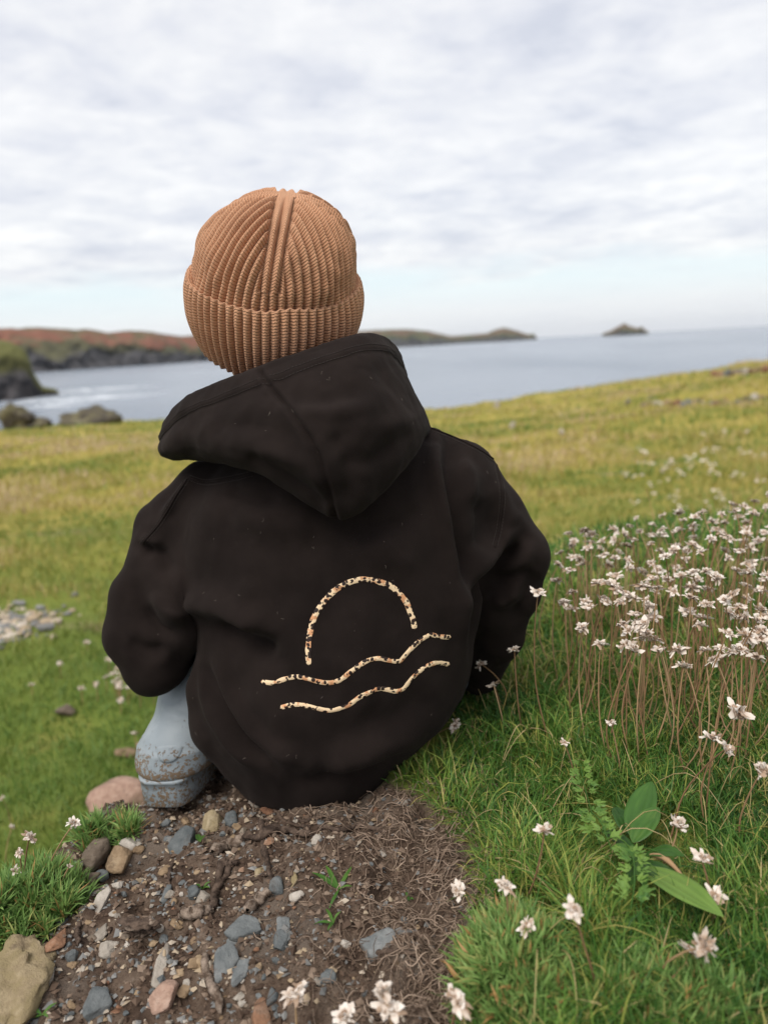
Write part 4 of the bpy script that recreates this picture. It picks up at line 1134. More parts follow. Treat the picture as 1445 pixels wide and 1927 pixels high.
# -- thrift cushions
def cushion(label, px_c, spread, count, seed, lift=0.03, thick=1.0):
    r = np.random.default_rng(seed); base = []; 
    c = ground_at(*px_c) if len(px_c) == 2 else np.array([at(*px_c)[0], px_c[2], gz(at(*px_c)[0], px_c[2])]); m = mpp(px_c[0], px_c[1], c[1])
    th = r.uniform(0, 6.283, count); rr = np.sqrt(r.random(count)); 
    x = c[0] + np.cos(th) * rr * spread[0] * m; y = c[1] + np.sin(th) * rr * spread[1] * m / 0.62
    dome = lift * (1 - rr ** 2)
    n = count * 22
    idx = np.repeat(np.arange(count), 22)
    P = np.stack([x, y, land(x, y) + dome - 0.004], -1)[idx] + r.normal(0, 0.0012, (n, 3))
    k = r.random(n) * 6.283
    tint = np.clip(0.40 + 0.24 * thick * thick * 0.6 + 0.2 * r.normal(size=n) + np.repeat(0.12 * r.normal(size=count), 22), 0, 0.9)
    tint = np.where(r.random(n) < 0.05, 1.0, tint)
    me = blades('cushion', P, r.uniform(0.016, 0.030, n), r.uniform(0.0016, 0.0024, n) * thick, k, r.uniform(0.15, 1.2, n), r.uniform(-0.2, 0.7, n), tint, M_THRIFT, 3)
    me.transform(Matrix.Translation(-Vector(c)))
    o = obj('thrift_cushion', me, M_THRIFT); o.location = c
    return tag(o, label, 'plant', 'cushions of thrift')
cushion('dense thrift cushion on the crumbling bank edge left of the boulders', (45, 1690, .665), (110, 70), 190, 3, 0.035)
cushion('small ragged thrift tuft at the top of the bank beside the round brown stone', (205, 1585), (60, 30), 40, 4, 0.018)
cushion('broad pale green thrift cushion at the edge of the bare soil', (975, 1840), (105, 105), 210, 5, 0.022, 1.35)
cushion('low thrift cushion half hidden in turf at the bottom right corner', (1240, 1900), (170, 60), 110, 6, 0.012, 1.2)

# -- dried thrift flowers
def head_mesh(seed, flat=0.5, n=24):
    r = np.random.default_rng(seed); mb = MB()
    core_n = 7
    t = np.linspace(0, math.pi, 5)
    for i in range(core_n):                                   # brown calyx tubes in the middle
        a = r.uniform(0, 6.283); e = r.uniform(0.3, 1.3); d = np.array([math.cos(a) * math.cos(e), math.sin(a) * math.cos(e), math.sin(e)])
        V, Fq = tube([np.zeros(3), d * 0.16, d * 0.26], [0.05, 0.075, 0.03], 5); mb.add(V, Fq, tint=r.uniform(0.05, 0.4))
    for i in range(n):
        a = i * 2.39996 + r.uniform(-0.35, 0.35); q = i / n                     # spiral: flat outer petals, upright crumpled inner ones
        e = (1 - q) * r.uniform(-0.35, 0.30) + q * r.uniform(0.3, 0.75 + flat)
        L = r.uniform(0.24, 0.50) * (1 - 0.35 * q); w = r.uniform(0.13, 0.26)
        d = np.array([math.cos(a) * math.cos(e), math.sin(a) * math.cos(e), math.sin(e)])
        s = np.array([-math.sin(a), math.cos(a), r.uniform(-0.9, 0.9)]); s -= d * (s @ d); s /= np.linalg.norm(s)
        u = np.cross(s, d); curl = r.uniform(-0.5, 0.6); fold = r.uniform(-0.07, 0.08); org = r.normal(0, 0.06, 3) * np.array([1, 1, 0.5])
        rows = []
        for f, ww in ((0.05, 0.3), (0.4, r.uniform(.6, 1)), (0.72, r.uniform(.7, 1.1)), (1.0, r.uniform(0.1, 0.7))):
            c = org + d * L * f + u * curl * L * f * f
            rows += [c - s * w * .5 * ww, c + u * fold * (1 if f < 0.9 else -0.5), c + s * w * .5 * ww]
        V = np.array(rows) + r.normal(0, 0.016, (12, 3)) + np.array([0, 0, 0.08])
        Fq = [[k * 3 + j, k * 3 + j + 1, k * 3 + j + 4, k * 3 + j + 3] for k in range(3) for j in range(2)]
        b = r.uniform(0.5, 1.0) if r.random() > 0.15 else r.uniform(0.15, 0.4)
        mb.add(V, Fq, tint=np.repeat([b * 0.35, b * 0.75, b, b], 3))
    return mb.mesh('flower_head')
HEADS = [head_mesh(s, f, n) for s, f, n in ((1, .3, 34), (2, .2, 30), (3, .5, 36), (4, .15, 28), (5, .7, 34), (6, .3, 26), (7, .1, 30), (8, .45, 38))]
BUDS = [head_mesh(20 + i, 1.1, 16) for i in range(2)]
def thrift(base, head, size, label, group=None, bend=None, nod=None, mats=None, bud=False, r=np.random.default_rng(5)):
    base = np.array(base, float); head = np.array(head, float)
    root = empty('thrift_flower', base)
    L = np.linalg.norm(head - base)
    sag = bend if bend is not None else r.normal(0, 0.085, 3) * L * np.array([1, 1, 0.2])
    P = catmull([base - np.array([0, 0, 0.004]), base + (head - base) * .35 + sag, base + (head - base) * .72 + sag * 0.7, head], 12)
    V, Fq = tube(P - base, np.linspace(0.00095, 0.00065, 12), 5)
    obj('stem', mesh_from('stem', V, Fq, True, {'tint': np.full(len(V), r.uniform(0.1, 0.9))}), M_STALK, root)
    h = obj('flower_head', (BUDS if bud else HEADS)[r.integers(0, 2 if bud else 8)], M_PAPER, root)
    tdir = P[-1] - P[-3]; tdir /= np.linalg.norm(tdir)
    if nod is not None: tdir = np.array(nod, float)
    tdir = tdir + r.normal(0, 0.16, 3) if nod is None else tdir
    h.location = head - base
    q = Vector(tdir).to_track_quat('Z', 'Y'); h.rotation_mode = 'QUATERNION'
    from mathutils import Quaternion
    h.rotation_quaternion = q @ Quaternion((0, 0, 1), r.uniform(0, 6.283))
    sc = size * r.uniform(0.9, 1.12); h.scale = (sc, sc * r.uniform(0.75, 1.0), sc * r.uniform(0.5, 0.95))
    return tag(root, label, 'flower', group)
FL = [  # head px, base px, size m, label
    ((782, 1325), (796, 1408), .0185, 'single dried flower leaning against the lower back of the hoodie'),
    ((855, 1366), (800, 1410), .017, 'bent dried flower at the hem of the hoodie'),
    ((1012, 1116), (1035, 1400), .020, 'tall dried flower touching the right elbow'),
    ((968, 1225), (985, 1380), .018, 'dried flower in front of the right forearm'),
    ((929, 1291), (948, 1370), .017, 'low nodding dried flower beside the right hip'),
    ((906, 1250), (940, 1345), .015, 'shaded dried flower close against the sleeve'),
    ((911, 1200), (945, 1330), .015, 'uppermost shaded dried flower against the dark sleeve'),
    ((1383, 1345), (1330, 1560), .030, 'largest dried flower with long spiky petals over the turf'),
    ((1340, 1392), (1325, 1540), .021, 'dried flower just below and left of the largest one'),
    ((1365, 1410), (1260, 1580), .022, 'lowest dried flower of the bunch with long bent stalks'),
    ((1434, 1450), (1395, 1600), .020, 'dried flower at the right border above the plantain'),
    ((1024, 1566), (978, 1708), .0175, 'dried flower on a slanting stalk over the middle of the turf'),
    ((1275, 1556), (1228, 1640), .0185, 'half closed dried flower above the plantain leaves'),
    ((1320, 1617), (1331, 1700), .019, 'dried flower with pointed petals right of the plantain'),
    ((1347, 1690), (1326, 1760), .019, 'ragged dried flower beside the broad pale plantain leaf'),
    ((1296, 1792), (1180, 1848), .021, 'paired dried flower on a low sideways stalk below the plantain'),
    ((1324, 1783), (1245, 1892), .022, 'brightest dried flower below the broad plantain leaf'),
    ((1080, 1716), (1125, 1862), .020, 'flat dried flower with upswept petals above the thrift cushion'),
    ((951, 1671), (938, 1785), .017, 'brownish dried flower on an upright stalk by the soil edge'),
    ((862, 1676), (905, 1716), .015, 'small tan dried flower leaning over the bare soil'),
    ((990, 1746), (1012, 1802), .014, 'faded buff flower sunk in the thrift cushion'),
    ((1113, 1864), (1075, 1768), .014, 'drooping dried flower head lying in the thrift cushion'),
    ((555, 1873), (560, 1960), .019, 'dried white flower standing before the slate chips at the bottom'),
    ((650, 1914), (640, 1990), .020, 'dried white flower cut by the bottom border'),
    ((722, 1870), (735, 1975), .018, 'dried white flower on the soil, upper of a close pair'),
    ((732, 1900), (742, 1985), .019, 'dried white flower on the soil, lower of a close pair'),
    ((862, 1886), (850, 1970), .019, 'dried white flower at the bottom where soil meets turf'),
    ((55, 1577), (52, 1706), .016, 'dried flower on a straight stalk in the cushion on the bank'),
    ((22, 1558), (25, 1652), .015, 'dried flower left of its twin over the bank cushion'),
    ((138, 1552), (97, 1668), .016, 'dried flower on a leaning stalk next to the round stones'),
    ((4, 1503), (20, 1570), .014, 'pale dried flower at the left border above the cushion'),
    ((37, 1606), (42, 1690), .011, 'tiny pale dried flower behind the bank cushion'),
    ((1062, 1398), (1082, 1480), .011, 'small pale flower low in the shade behind the turf'),
    ((1150, 1362), (1170, 1470), .012, 'small brown flower low among the stalks'),
]
for h, b, s, lab in FL:
    B = ground_at(*b); lift = RNG.uniform(-0.006, 0.006)
    if b[1] < h[1]: Hd = ground_at(*h) + np.array([0, 0, 0.008]); nod = (0.3, -0.6, 0.3)
    else: Hd = at(h[0], h[1], B[1] - 0.012 + lift); nod = None
    thrift(B, Hd, s * 1.22, lab, 'dried thrift flowers', nod=nod)
for h, b, s, lab in (((130, 1632), (118, 1690), .010, 'orange brown withered bud in the bank cushion'), ((28, 1640), (38, 1720), .014, 'brown withered flower at the left of the bank cushion')):
    B = ground_at(*b); o = thrift(B, at(h[0], h[1], B[1] - 0.01), s, lab, 'dried thrift flowers', bud=True)
def flower_patch():
    r = np.random.default_rng(17); placed = 0; tries = 0; pts = []
    while placed < 170 and tries < 20000:
        tries += 1
        y = r.uniform(0.70, 1.2) if r.random() < 0.62 else r.uniform(1.0, 2.1); x = r.uniform(0.17, 1.3)
        if bank(x, y) < 0.75: continue
        z = gz(x, y); hgt = r.uniform(0.125, 0.185)
        hd = np.array([x + r.normal(0, 0.016), y + r.normal(0, 0.016), z + hgt])
        p = project(hd[None])[0]; pb = project(np.array([[x, y, z]]))[0]
        if not (1045 < p[0] < 1520) or p[1] > 1290 or p[1] < 925 + max(0, 1445 - p[0]) * 0.20: continue
        if pb[1] > 1470 or (pb[1] > 1400 and r.random() < 0.4): continue
        if p[0] < 1110 and p[1] > 1200: continue
        if any((abs(p[0] - q[0]) < 20 and abs(p[1] - q[1]) < 8) for q in pts): continue
        if (fbm(np.array(x * 5), np.array(y * 5), oct=2, seed=4) < -0.4): continue
        pts.append(p); placed += 1
        thrift((x, y, z), hd, r.uniform(0.0195, 0.0255), 'dried pale thrift flower in the dense stand right of the child' , 'stand of dried thrift flowers', r=r)
flower_patch()
for hx, hy, s_ in ((1181, 1123, .025), (1109, 1144, .023), (1138, 1135, .023), (1212, 1178, .027), (1214, 1191, .026), (1181, 1190, .022), (1244, 1225, .024), (1277, 1226, .025), (1286, 1256, .026), (1294, 1154, .026), (1322, 1164, .025),
                   (1349, 1244, .028), (1380, 1232, .026), (1396, 1226, .028), (1423, 1240, .027), (1404, 1197, .027), (1431, 1205, .027), (1325, 1140, .024), (1437, 1160, .026), (1364, 1130, .025), (1047, 1095, .024), (1050, 1062, .022), (1076, 1050, .021)):
    B = ground_at(hx + RNG.uniform(-28, 28), hy + RNG.uniform(195, 240))
    thrift(B, at(hx, hy, B[1]), s_, 'dried pale thrift flower in the dense stand right of the child', 'stand of dried thrift flowers')
def bare_stalks():
    r = np.random.default_rng(91); mb = MB(); n = 0
    while n < 55:
        y = r.uniform(0.78, 1.5); x = r.uniform(0.2, 1.0)
        if bank(x, y) < 0.75: continue
        z = gz(x, y); p = project(np.array([[x, y, z]]))[0]
        if not (1060 < p[0] < 1520) or p[1] > 1450 or (p[0] < 1130 and p[1] > 1330): continue
        h = r.uniform(0.05, 0.15); L = r.normal(0, 0.28 * h, 2)
        P = catmull([(x, y, z - .003), (x + L[0] * .3 + r.normal(0, .004), y + L[1] * .3, z + h * .4), (x + L[0], y + L[1], z + h)], 8)
        V, Fq = tube(P, np.linspace(0.0009, 0.0005, 8), 4); mb.add(V, Fq, tint=r.uniform(0, 1)); n += 1
    tag(obj('stalks', mb.mesh('stalks'), M_STALK), 'headless dry brown stalks crowded among the stand of flowers', 'stalks', kind='stuff')
bare_stalks()
def meadow_flowers():
    r = np.random.default_rng(23)
    for i in range(34):
        if i < 26: px, py = r.normal(238, 32), r.normal(1312, 26)
        else: px, py = r.uniform(10, 330), r.uniform(1180, 1470)
        B = ground_at(px, py)
        root = empty('meadow_flower', B)
        V, Fq = tube([(0, 0, -0.004), (0.003, 0.0, 0.03), (0.004, 0.002, 0.055)], 0.0012, 4)
        obj('stem', mesh_from('stem', V, Fq, True, {'tint': np.full(len(V), 0.5)}), M_STALK, root)
        h = obj('flower_head', HEADS[i % 8], M_PAPER, root); h.location = (0.004, 0.002, 0.055); h.rotation_euler = (-0.35, r.uniform(-.3, .3), r.uniform(0, 6)); h.scale = (0.027, 0.027, 0.022)
        tag(root, 'small pale flower out of focus in the lower meadow near the boot', 'flower', 'pale flowers in the lower meadow')
meadow_flowers()
def far_flowers():
    r = np.random.default_rng(29); mb = MB()
    for i in range(60):
        px = r.uniform(1180, 1500); py = 895 + r.normal(0, 36) - (px - 1300) * 0.08
        P = ground_at(px, py)
        n = 5
        for k in range(3):
            c = P + r.normal(0, 0.02, 3) + np.array([0, 0, 0.05]); a = r.uniform(0, 6.28); w = 0.011 * max(P[1] / 4, 0.6)
            V = c + w * np.array([[math.cos(a + j * 1.257), math.sin(a + j * 1.257), r.uniform(-.4, .4)] for j in range(5)] + [[0, 0, 0.5]])
            mb.add(V, np.array([[j, (j + 1) % 5, 5] for j in range(5)]), tint=r.uniform(0.4, 0.95))
    tag(obj('far_flowers', mb.mesh('far_flowers', False), M_PAPER), 'scatter of blurred white flowers on the rising meadow', 'flowers', kind='stuff')
far_flowers()

# -- plantain
def leaf_mesh(base, tip, width, arch, tint, veins=5, wav=0.15, seed=0, up=(0, 0, 1)):
    r = np.random.default_rng(seed); nl, nw = 18, 13
    base, tip = np.array(base), np.array(tip); ax = tip - base; L = np.linalg.norm(ax); ax /= L
    up = np.array(up, float); sd = np.cross(ax, up); sd /= np.linalg.norm(sd); nn = np.cross(sd, ax)
    t = np.linspace(0, 1, nl)[:, None]; u = np.linspace(-1, 1, nw)[None, :]
    prof = np.sin(np.clip(t, 0, 1) ** 0.85 * math.pi) ** 0.75 * 0.94 + 0.06 * (1 - t)
    hw = width * 0.5 * prof
    vein = np.abs(np.sin((u * (veins - 1) / 2) * math.pi * 0.5 * 1.0 * 2 / 2 * 2)) 
    z = arch * np.sin(t * math.pi * 0.8) + 0.16 * hw * np.abs(u) ** 1.3 + width * 0.045 * (vein - 0.5) * prof + wav * hw * 0.35 * np.sin(t * 9 + r.uniform(0, 6)) * np.abs(u) ** 2 * np.sign(u + 1e-9)
    bend = 0.05 * L * np.sin(t * 2.2 + r.uniform(-1, 1))
    V = base + ax * (t * L)[..., None] + sd * (u * hw + bend * t)[..., None] + nn * z[..., None]
    tt = np.clip(tint + 0.10 * (vein - 0.5) + 0.12 * vnoise(t * 6 + 0 * u, u * 3 + 0 * t, seed=seed + 5), 0, 1)
    return mesh_from('leaf', V.reshape(-1, 3), grid_faces(nl, nw), True, {'tint': tt.ravel()})
PLc = ground_at(1205, 1668)
plantain = tag(empty('plantain', PLc), 'broad leaved plantain rosette with one long pale leaf in the turf', 'plant')
for i, (b, tp, w, hb, ht, tn) in enumerate((((1190, 1612), (1219, 1490), 56, .010, .040, .42), ((1190, 1628), (1238, 1540), 46, .014, .034, .50), ((1198, 1640), (1128, 1592), 34, .008, .018, .12), ((1204, 1655), (1146, 1622), 36, .012, .024, .58),
                                             ((1212, 1645), (1292, 1634), 40, .010, .022, .28), ((1208, 1690), (1364, 1752), 66, .020, .026, .92), ((1196, 1664), (1290, 1702), 52, .012, .020, .16), ((1200, 1662), (1216, 1702), 26, .018, .026, .45),
                                             ((1194, 1660), (1190, 1698), 22, .012, .018, .35), ((1190, 1600), (1150, 1540), 40, .006, .020, .08))):
    B = ground_at(*b); T = at(tp[0], tp[1], ground_at(*tp)[1] - ht * 1.2)
    T = np.array([T[0], T[1], max(T[2], gz(T[0], T[1]) + ht * 0.8)])
    B = B + np.array([0, 0, hb + 0.008]); T = T + np.array([0, 0, 0.008])
    child('leaf', leaf_mesh(B, T, w * mpp(b[0], b[1], B[1]), 0.006, tn, seed=i), M_PLANT, plantain)
V, Fq = tube(catmull([ground_at(1222, 1652) + np.array([0, 0, .022]), ground_at(1250, 1672) + np.array([0, 0, .028]), ground_at(1285, 1700) + np.array([0, 0, .024])], 8), [0.001, .0022, .0024, .0022, .0026, .002, .0016, .0006], 6)
child('withered_edge', mesh_from('withered_edge', V, Fq, True, {'tint': np.full(len(V), .6)}), M_STALK, plantain)['label'] = 'curled brown withered leaf'

def parsley(label, path, n_pairs, scale, seed):
    r = np.random.default_rng(seed); P = [ground_at(*q) + np.array([0, 0, h + 0.020]) for q, h in path]
    base = P[0]; root = tag(empty('parsley_seedling', base - np.array([0, 0, path[0][1]])), label, 'plant', 'feathery seedlings')
    C = catmull(P, 40)
    V, Fq = tube(C, 0.0006, 4); child('stem', mesh_from('stem', V, Fq, True, {'tint': np.full(len(V), .5)}), M_PLANT, root)
    for k in range(n_pairs):
        c = C[int(4 + 34 * k / (n_pairs - 1))]; tang = C[min(39, int(5 + 34 * k / (n_pairs - 1)))] - C[max(0, int(3 + 34 * k / (n_pairs - 1)))]; tang /= np.linalg.norm(tang)
        sd = np.cross(tang, [0, 0, 1]); sd /= np.linalg.norm(sd)
        for s in (-1, 1):
            mb = MB(); tn = np.clip(0.86 + 0.12 * r.normal(), 0, 1)
            dirv = sd * s + tang * r.uniform(0.2, 0.8) + np.array([0, 0, r.uniform(-.1, .4)]); dirv /= np.linalg.norm(dirv)
            sz = scale * r.uniform(0.8, 1.15) * (1 - 0.35 * k / n_pairs)
            side = np.cross(dirv, [0, 0, 1]); side /= np.linalg.norm(side)
            for lob, (fa, fr, fs) in enumerate(((0, .75, .55), (-.9, .45, .42), (.9, .45, .42), (-.6, .85, .40), (.6, .85, .40), (0, 1.0, .36), (-1.3, .25, .3), (1.3, .25, .3))):
                dd = dirv * math.cos(fa) + side * math.sin(fa); ce = c + dirv * sz * 0.35 + dd * sz * fr * 0.6
                aa = np.linspace(0, 6.283, 7, endpoint=False)
                s2 = np.cross(dd, [0, 0, 1]); s2 /= np.linalg.norm(s2) + 1e-9
                ring = ce + (dd[None] * np.cos(aa)[:, None] * sz * fs * .62 + s2[None] * np.sin(aa)[:, None] * sz * fs * .24 * (1 + .3 * np.cos(3 * aa))[:, None]) + np.array([0, 0, 1]) * (r.normal(0, sz * .05, 7))[:, None]
                Vv = np.concatenate([ring, [ce + np.array([0, 0, sz * .06])]]); mb.add(Vv, np.array([[j, (j + 1) % 7, 7] for j in range(7)]), tint=np.clip(tn + r.normal(0, .08), 0, 1))
            child('leaflet', mb.mesh('leaflet'), M_PLANT, root)
parsley('feathery bright green seedling above and left of the plantain', [((1128, 1662), .018), ((1112, 1610), .026), ((1098, 1560), .030), ((1092, 1520), .030)], 9, 0.0150, 1)
parsley('feathery seedling side frond reaching towards the plantain', [((1148, 1665), .016), ((1130, 1630), .024), ((1112, 1612), .026)], 5, 0.0130, 2)
parsley('feathery bright green seedling below the plantain', [((1185, 1790), .016), ((1192, 1755), .024), ((1190, 1715), .027), ((1180, 1695), .026)], 8, 0.0150, 3)

# -- sprouts in the bare soil
for k, (c, leaves, lab) in enumerate((
    ((638, 1678), [(585, 1650), (662, 1640), (665, 1682), (622, 1718), (610, 1640)], 'star shaped green sprout alone in the bare soil'),
    ((628, 1742), [(592, 1748), (612, 1722), (645, 1728), (618, 1760)], 'small round leaved sprout just below the star shaped one'),
    ((382, 1678), [(366, 1672), (400, 1668), (398, 1684)], 'tiny grassy sprout among the stone chips'),
    ((80, 1915), [(50, 1902), (110, 1898), (95, 1930), (62, 1930)], 'little leafy sprout in the bottom left gravel'),
    ((770, 1700), [(762, 1686), (780, 1704)], 'two leaved seedling near the matted roots'),
    ((858, 1830), [(850, 1812), (866, 1822)], 'bright seedling at the lower soil edge'),
    ((376, 1588), [(368, 1578), (386, 1582), (380, 1598)], 'tiny green seedling right of the six sided slate'))):
    B = ground_at(*c); root = tag(empty('sprout', B), lab, 'plant', 'sprouts in the bare soil')
    for j, tp in enumerate(leaves):
        T = ground_at(*tp) + np.array([0, 0, 0.002 + 0.002 * (j % 3)])
        L = np.linalg.norm(T - B); child('leaf', leaf_mesh(B + np.array([0, 0, .002]), T, max(L * 0.14, 0.0030), 0.003, 0.45 + 0.1 * (j % 3), seed=40 + j, veins=3), M_PLANT, root)
# ------------------------------------------------------------------ stones
def mat_stone(name, stops, lichen=None, bump=0.6):
    n = NT(name)
    c = n.ramp(n.math('ADD', n.math('MULTIPLY', n.noise(75, 5, 0.65), 0.75), n.math('MULTIPLY', n.rnd(), 0.25)), stops)
    if lichen: c = n.mix(n.mr(n.noise(28, 4, 0.65), 0.48, 0.60), c, lichen)
    dirt = n.mr(n.noise(40, 4, 0.6), 0.56, 0.70)
    c = n.mix(n.math('MULTIPLY', dirt, 0.55), c, (0.085, 0.058, 0.040))
    n.set(Base_Color=c, Roughness=0.85, Specular_IOR_Level=0.25)
    n.bump(n.math('ADD', n.noise(330, 4, 0.7), n.math('MULTIPLY', n.noise(90, 5, 0.65), 1.6)), bump, 0.0032)
    return n.m
ST = {
    'slate': mat_stone('grey_slate', [(0.30, (0.075, 0.085, 0.088)), (0.55, (0.150, 0.160, 0.160)), (0.75, (0.235, 0.240, 0.235))]),
    'pale': mat_stone('pale_quartz', [(0.30, (0.22, 0.19, 0.155)), (0.55, (0.38, 0.34, 0.29)), (0.75, (0.55, 0.50, 0.44))]),
    'tan': mat_stone('tan_stone', [(0.30, (0.145, 0.095, 0.055)), (0.55, (0.29, 0.205, 0.125)), (0.75, (0.42, 0.32, 0.21))]),
    'rust': mat_stone('rusty_stone', [(0.30, (0.125, 0.060, 0.035)), (0.55, (0.25, 0.135, 0.080)), (0.75, (0.37, 0.26, 0.19))]),
    'brown': mat_stone('brown_stone', [(0.30, (0.070, 0.052, 0.038)), (0.55, (0.155, 0.120, 0.090)), (0.75, (0.26, 0.21, 0.165))]),
    'pink': mat_stone('pink_stone', [(0.30, (0.22, 0.130, 0.095)), (0.55, (0.37, 0.245, 0.185)), (0.75, (0.48, 0.36, 0.29))]),
    'lichen': mat_stone('lichened_stone', [(0.30, (0.17, 0.125, 0.070)), (0.55, (0.31, 0.245, 0.150)), (0.75, (0.42, 0.35, 0.235))], (0.235, 0.185, 0.100)),
}
def ico(sub):
    bm = bmesh.new(); bmesh.ops.create_icosphere(bm, subdivisions=sub, radius=1.0)
    V = np.array([v.co[:] for v in bm.verts]); Fc = np.array([[v.index for v in f.verts] for f in bm.faces]); bm.free(); return V, Fc
ICO = {k: ico(k) for k in (1, 2, 3, 4)}
def stone_mesh(seed, sub=3, facets=11, rough=0.05, slab=False, sharp=45.0):
    """a broken stone: planes cut from a ball, edges only a little worn; a slab has two parallel faces"""
    r = np.random.default_rng(seed); D, Fc = ICO[sub]
    n = r.normal(size=(facets, 3)); n /= np.linalg.norm(n, axis=1, keepdims=True); d = r.uniform(0.55, 0.95, facets)
    if slab:
        m = max(5, facets - 3); a = (np.arange(m) + r.uniform(-0.32, 0.32, m)) / m * 6.283
        n = np.stack([np.cos(a), np.sin(a), r.uniform(-0.35, 0.35, m)], -1); d = r.uniform(0.62, 0.98, m)
        n = np.concatenate([n, [[0.06, 0.05, 1], [0, 0, -1], [r.normal() * .5, r.normal() * .5, 0.8]]]); n /= np.linalg.norm(n, axis=1, keepdims=True); d = np.concatenate([d, [0.42, 0.42, 0.52]])
    c = D @ n.T
    t = np.where(c > 1e-3, d[None] / np.maximum(c, 1e-3), 9)
    rad = -np.log(np.exp(-sharp * np.minimum(t, 1.6)).sum(1) + np.exp(-sharp * 1.25)) / sharp
    V = D * rad[:, None]
    V = V * (1 + rough * fbm(D[:, 0] * 2.5 + seed, D[:, 1] * 2.5, D[:, 2] * 2.5, oct=4, seed=seed))[:, None]
    V = V / np.abs(V).max(0)
    me = mesh_from('stone', V, Fc, sub >= 3)
    return me
BIG = [  # px, py, w, h, kind, thickness, facets, label
    (339, 1587, 54, 46, 'slate', .25, 8, 'flat six sided grey slate lying in front of the boot'),
    (177, 1609, 50, 54, 'brown', .75, 16, 'rounded brown boulder at the bank top beside the thrift cushion'),
    (227, 1619, 46, 40, 'tan', .6, 14, 'tan rounded stone right of the brown boulder'),
    (194, 1647, 26, 24, 'slate', .5, 9, 'small angular grey stone under the tan stone'),
    (167, 1660, 34, 28, 'brown', .5, 12, 'low brown stone below the brown boulder'),
    (403, 1550, 42, 36, 'lichen', .6, 11, 'ochre streaked stone below the hem of the hoodie'),
    (436, 1541, 24, 22, 'slate', .6, 9, 'small blue grey stone right of the ochre streaked one'),
    (493, 1508, 38, 30, 'pale', .6, 10, 'pale angular stone tucked under the hoodie hem'),
    (603, 1511, 62, 18, 'slate', .3, 9, 'long flat grey stone under the seat of the hoodie'),
    (241, 1589, 30, 20, 'pale', .5, 10, 'pale stone left of the six sided slate'),
    (199, 1559, 27, 19, 'pale', .5, 9, 'pale stone at the bank top below the boot'),
    (520, 1671, 28, 26, 'slate', .6, 12, 'dark grey stone at the foot of the upright root'),
    (458, 1742, 64, 34, 'slate', .28, 7, 'pointed wedge of grey slate in the middle of the soil'),
    (446, 1766, 38, 22, 'slate', .3, 9, 'dull slate chip beneath the pointed wedge'),
    (426, 1806, 48, 60, 'slate', .35, 8, 'upright grey slate slab below the pointed wedge'),
    (453, 1819, 28, 46, 'slate', .35, 8, 'narrow slate leaning on the right of the upright slab'),
    (535, 1745, 26, 46, 'slate', .35, 8, 'long grey splinter of stone right of the pointed wedge'),
    (530, 1772, 32, 30, 'slate', .4, 9, 'squat grey stone below the long splinter'),
    (107, 1769, 34, 42, 'rust', .5, 10, 'rust stained stone below the thrift cushion'),
    (192, 1752, 30, 48, 'pale', .5, 10, 'tall pale stone left of the rotten wood'),
    (206, 1784, 36, 28, 'pale', .5, 11, 'pale stone under the tall pale one'),
    (87, 1834, 30, 48, 'pale', .45, 9, 'pale upright stone right of the lichened rock'),
    (157, 1818, 11, 24, 'pale', .6, 8, 'thin white sliver of stone standing upright'),
    (182, 1878, 50, 46, 'slate', .3, 8, 'broad slate flakes near the bottom left corner'),
    (62, 1906, 24, 18, 'slate', .5, 10, 'small blue slate at the bottom left corner'),
    (306, 1884, 62, 52, 'pink', .55, 13, 'large pinkish stone near the bottom'),
    (345, 1864, 28, 26, 'tan', .5, 10, 'tan stone touching the large pinkish stone'),
    (488, 1904, 36, 52, 'rust', .45, 8, 'red brown upright stone at the bottom border'),
    (512, 1875, 26, 26, 'slate', .4, 8, 'broken grey chip above the red brown stone'),
    (305, 1808, 26, 62, 'pale', .4, 10, 'tall weathered pale stone below the rotten wood'),
    (378, 1812, 36, 24, 'tan', .5, 12, 'buff stone left of the upright slab'),
    (561, 1686, 32, 18, 'pale', .5, 11, 'pale grey stone right of the twig fork'),
    (383, 1690, 28, 22, 'pale', .5, 11, 'pinkish white stone between root and chips'),
    (311, 1681, 16, 27, 'slate', .4, 8, 'narrow slate chip standing among the small chips'),
    (115, 1727, 22, 32, 'slate', .35, 8, 'dark slate leaning below the thrift cushion'),
    (164, 1682, 22, 26, 'slate', .45, 9, 'grey slate chip left of the narrow standing chip'),
    (144, 1685, 20, 22, 'slate', .5, 9, 'blue grey chip under the low brown stone'),
    (717, 1782, 78, 38, 'slate', .45, 11, 'pale grey rock poking out of the matted roots'),
    (617, 1838, 30, 22, 'slate', .5, 10, 'dull grey stone half sunk below the star sprout'),
    (2, 1738, 34, 44, 'slate', .5, 10, 'grey stone at the left border under the thrift cushion'),
    (553, 1655, 14, 20, 'lichen', .6, 10, 'little yellow stone left of the star sprout'),
    (488, 1640, 15, 19, 'lichen', .6, 10, 'little ochre stone left of the upright root'),
    (321, 1684, 15, 15, 'pale', .6, 10, 'little cream stone right of the narrow slate chip'),
    (329, 1697, 13, 12, 'tan', .6, 10, 'little buff stone just below the cream one'),
    (190, 1690, 26, 40, 'pale', .4, 9, 'white streaked stone below the low brown stone'),
    (262, 1601, 20, 14, 'tan', .6, 10, 'small tan stone between the slate and the tan boulder'),
    (310, 1640, 22, 16, 'tan', .5, 11, 'small flat tan stone below the six sided slate'),
    (365, 1680, 24, 22, 'slate', .5, 10, 'grey rounded stone left of the pinkish white stone'),
]
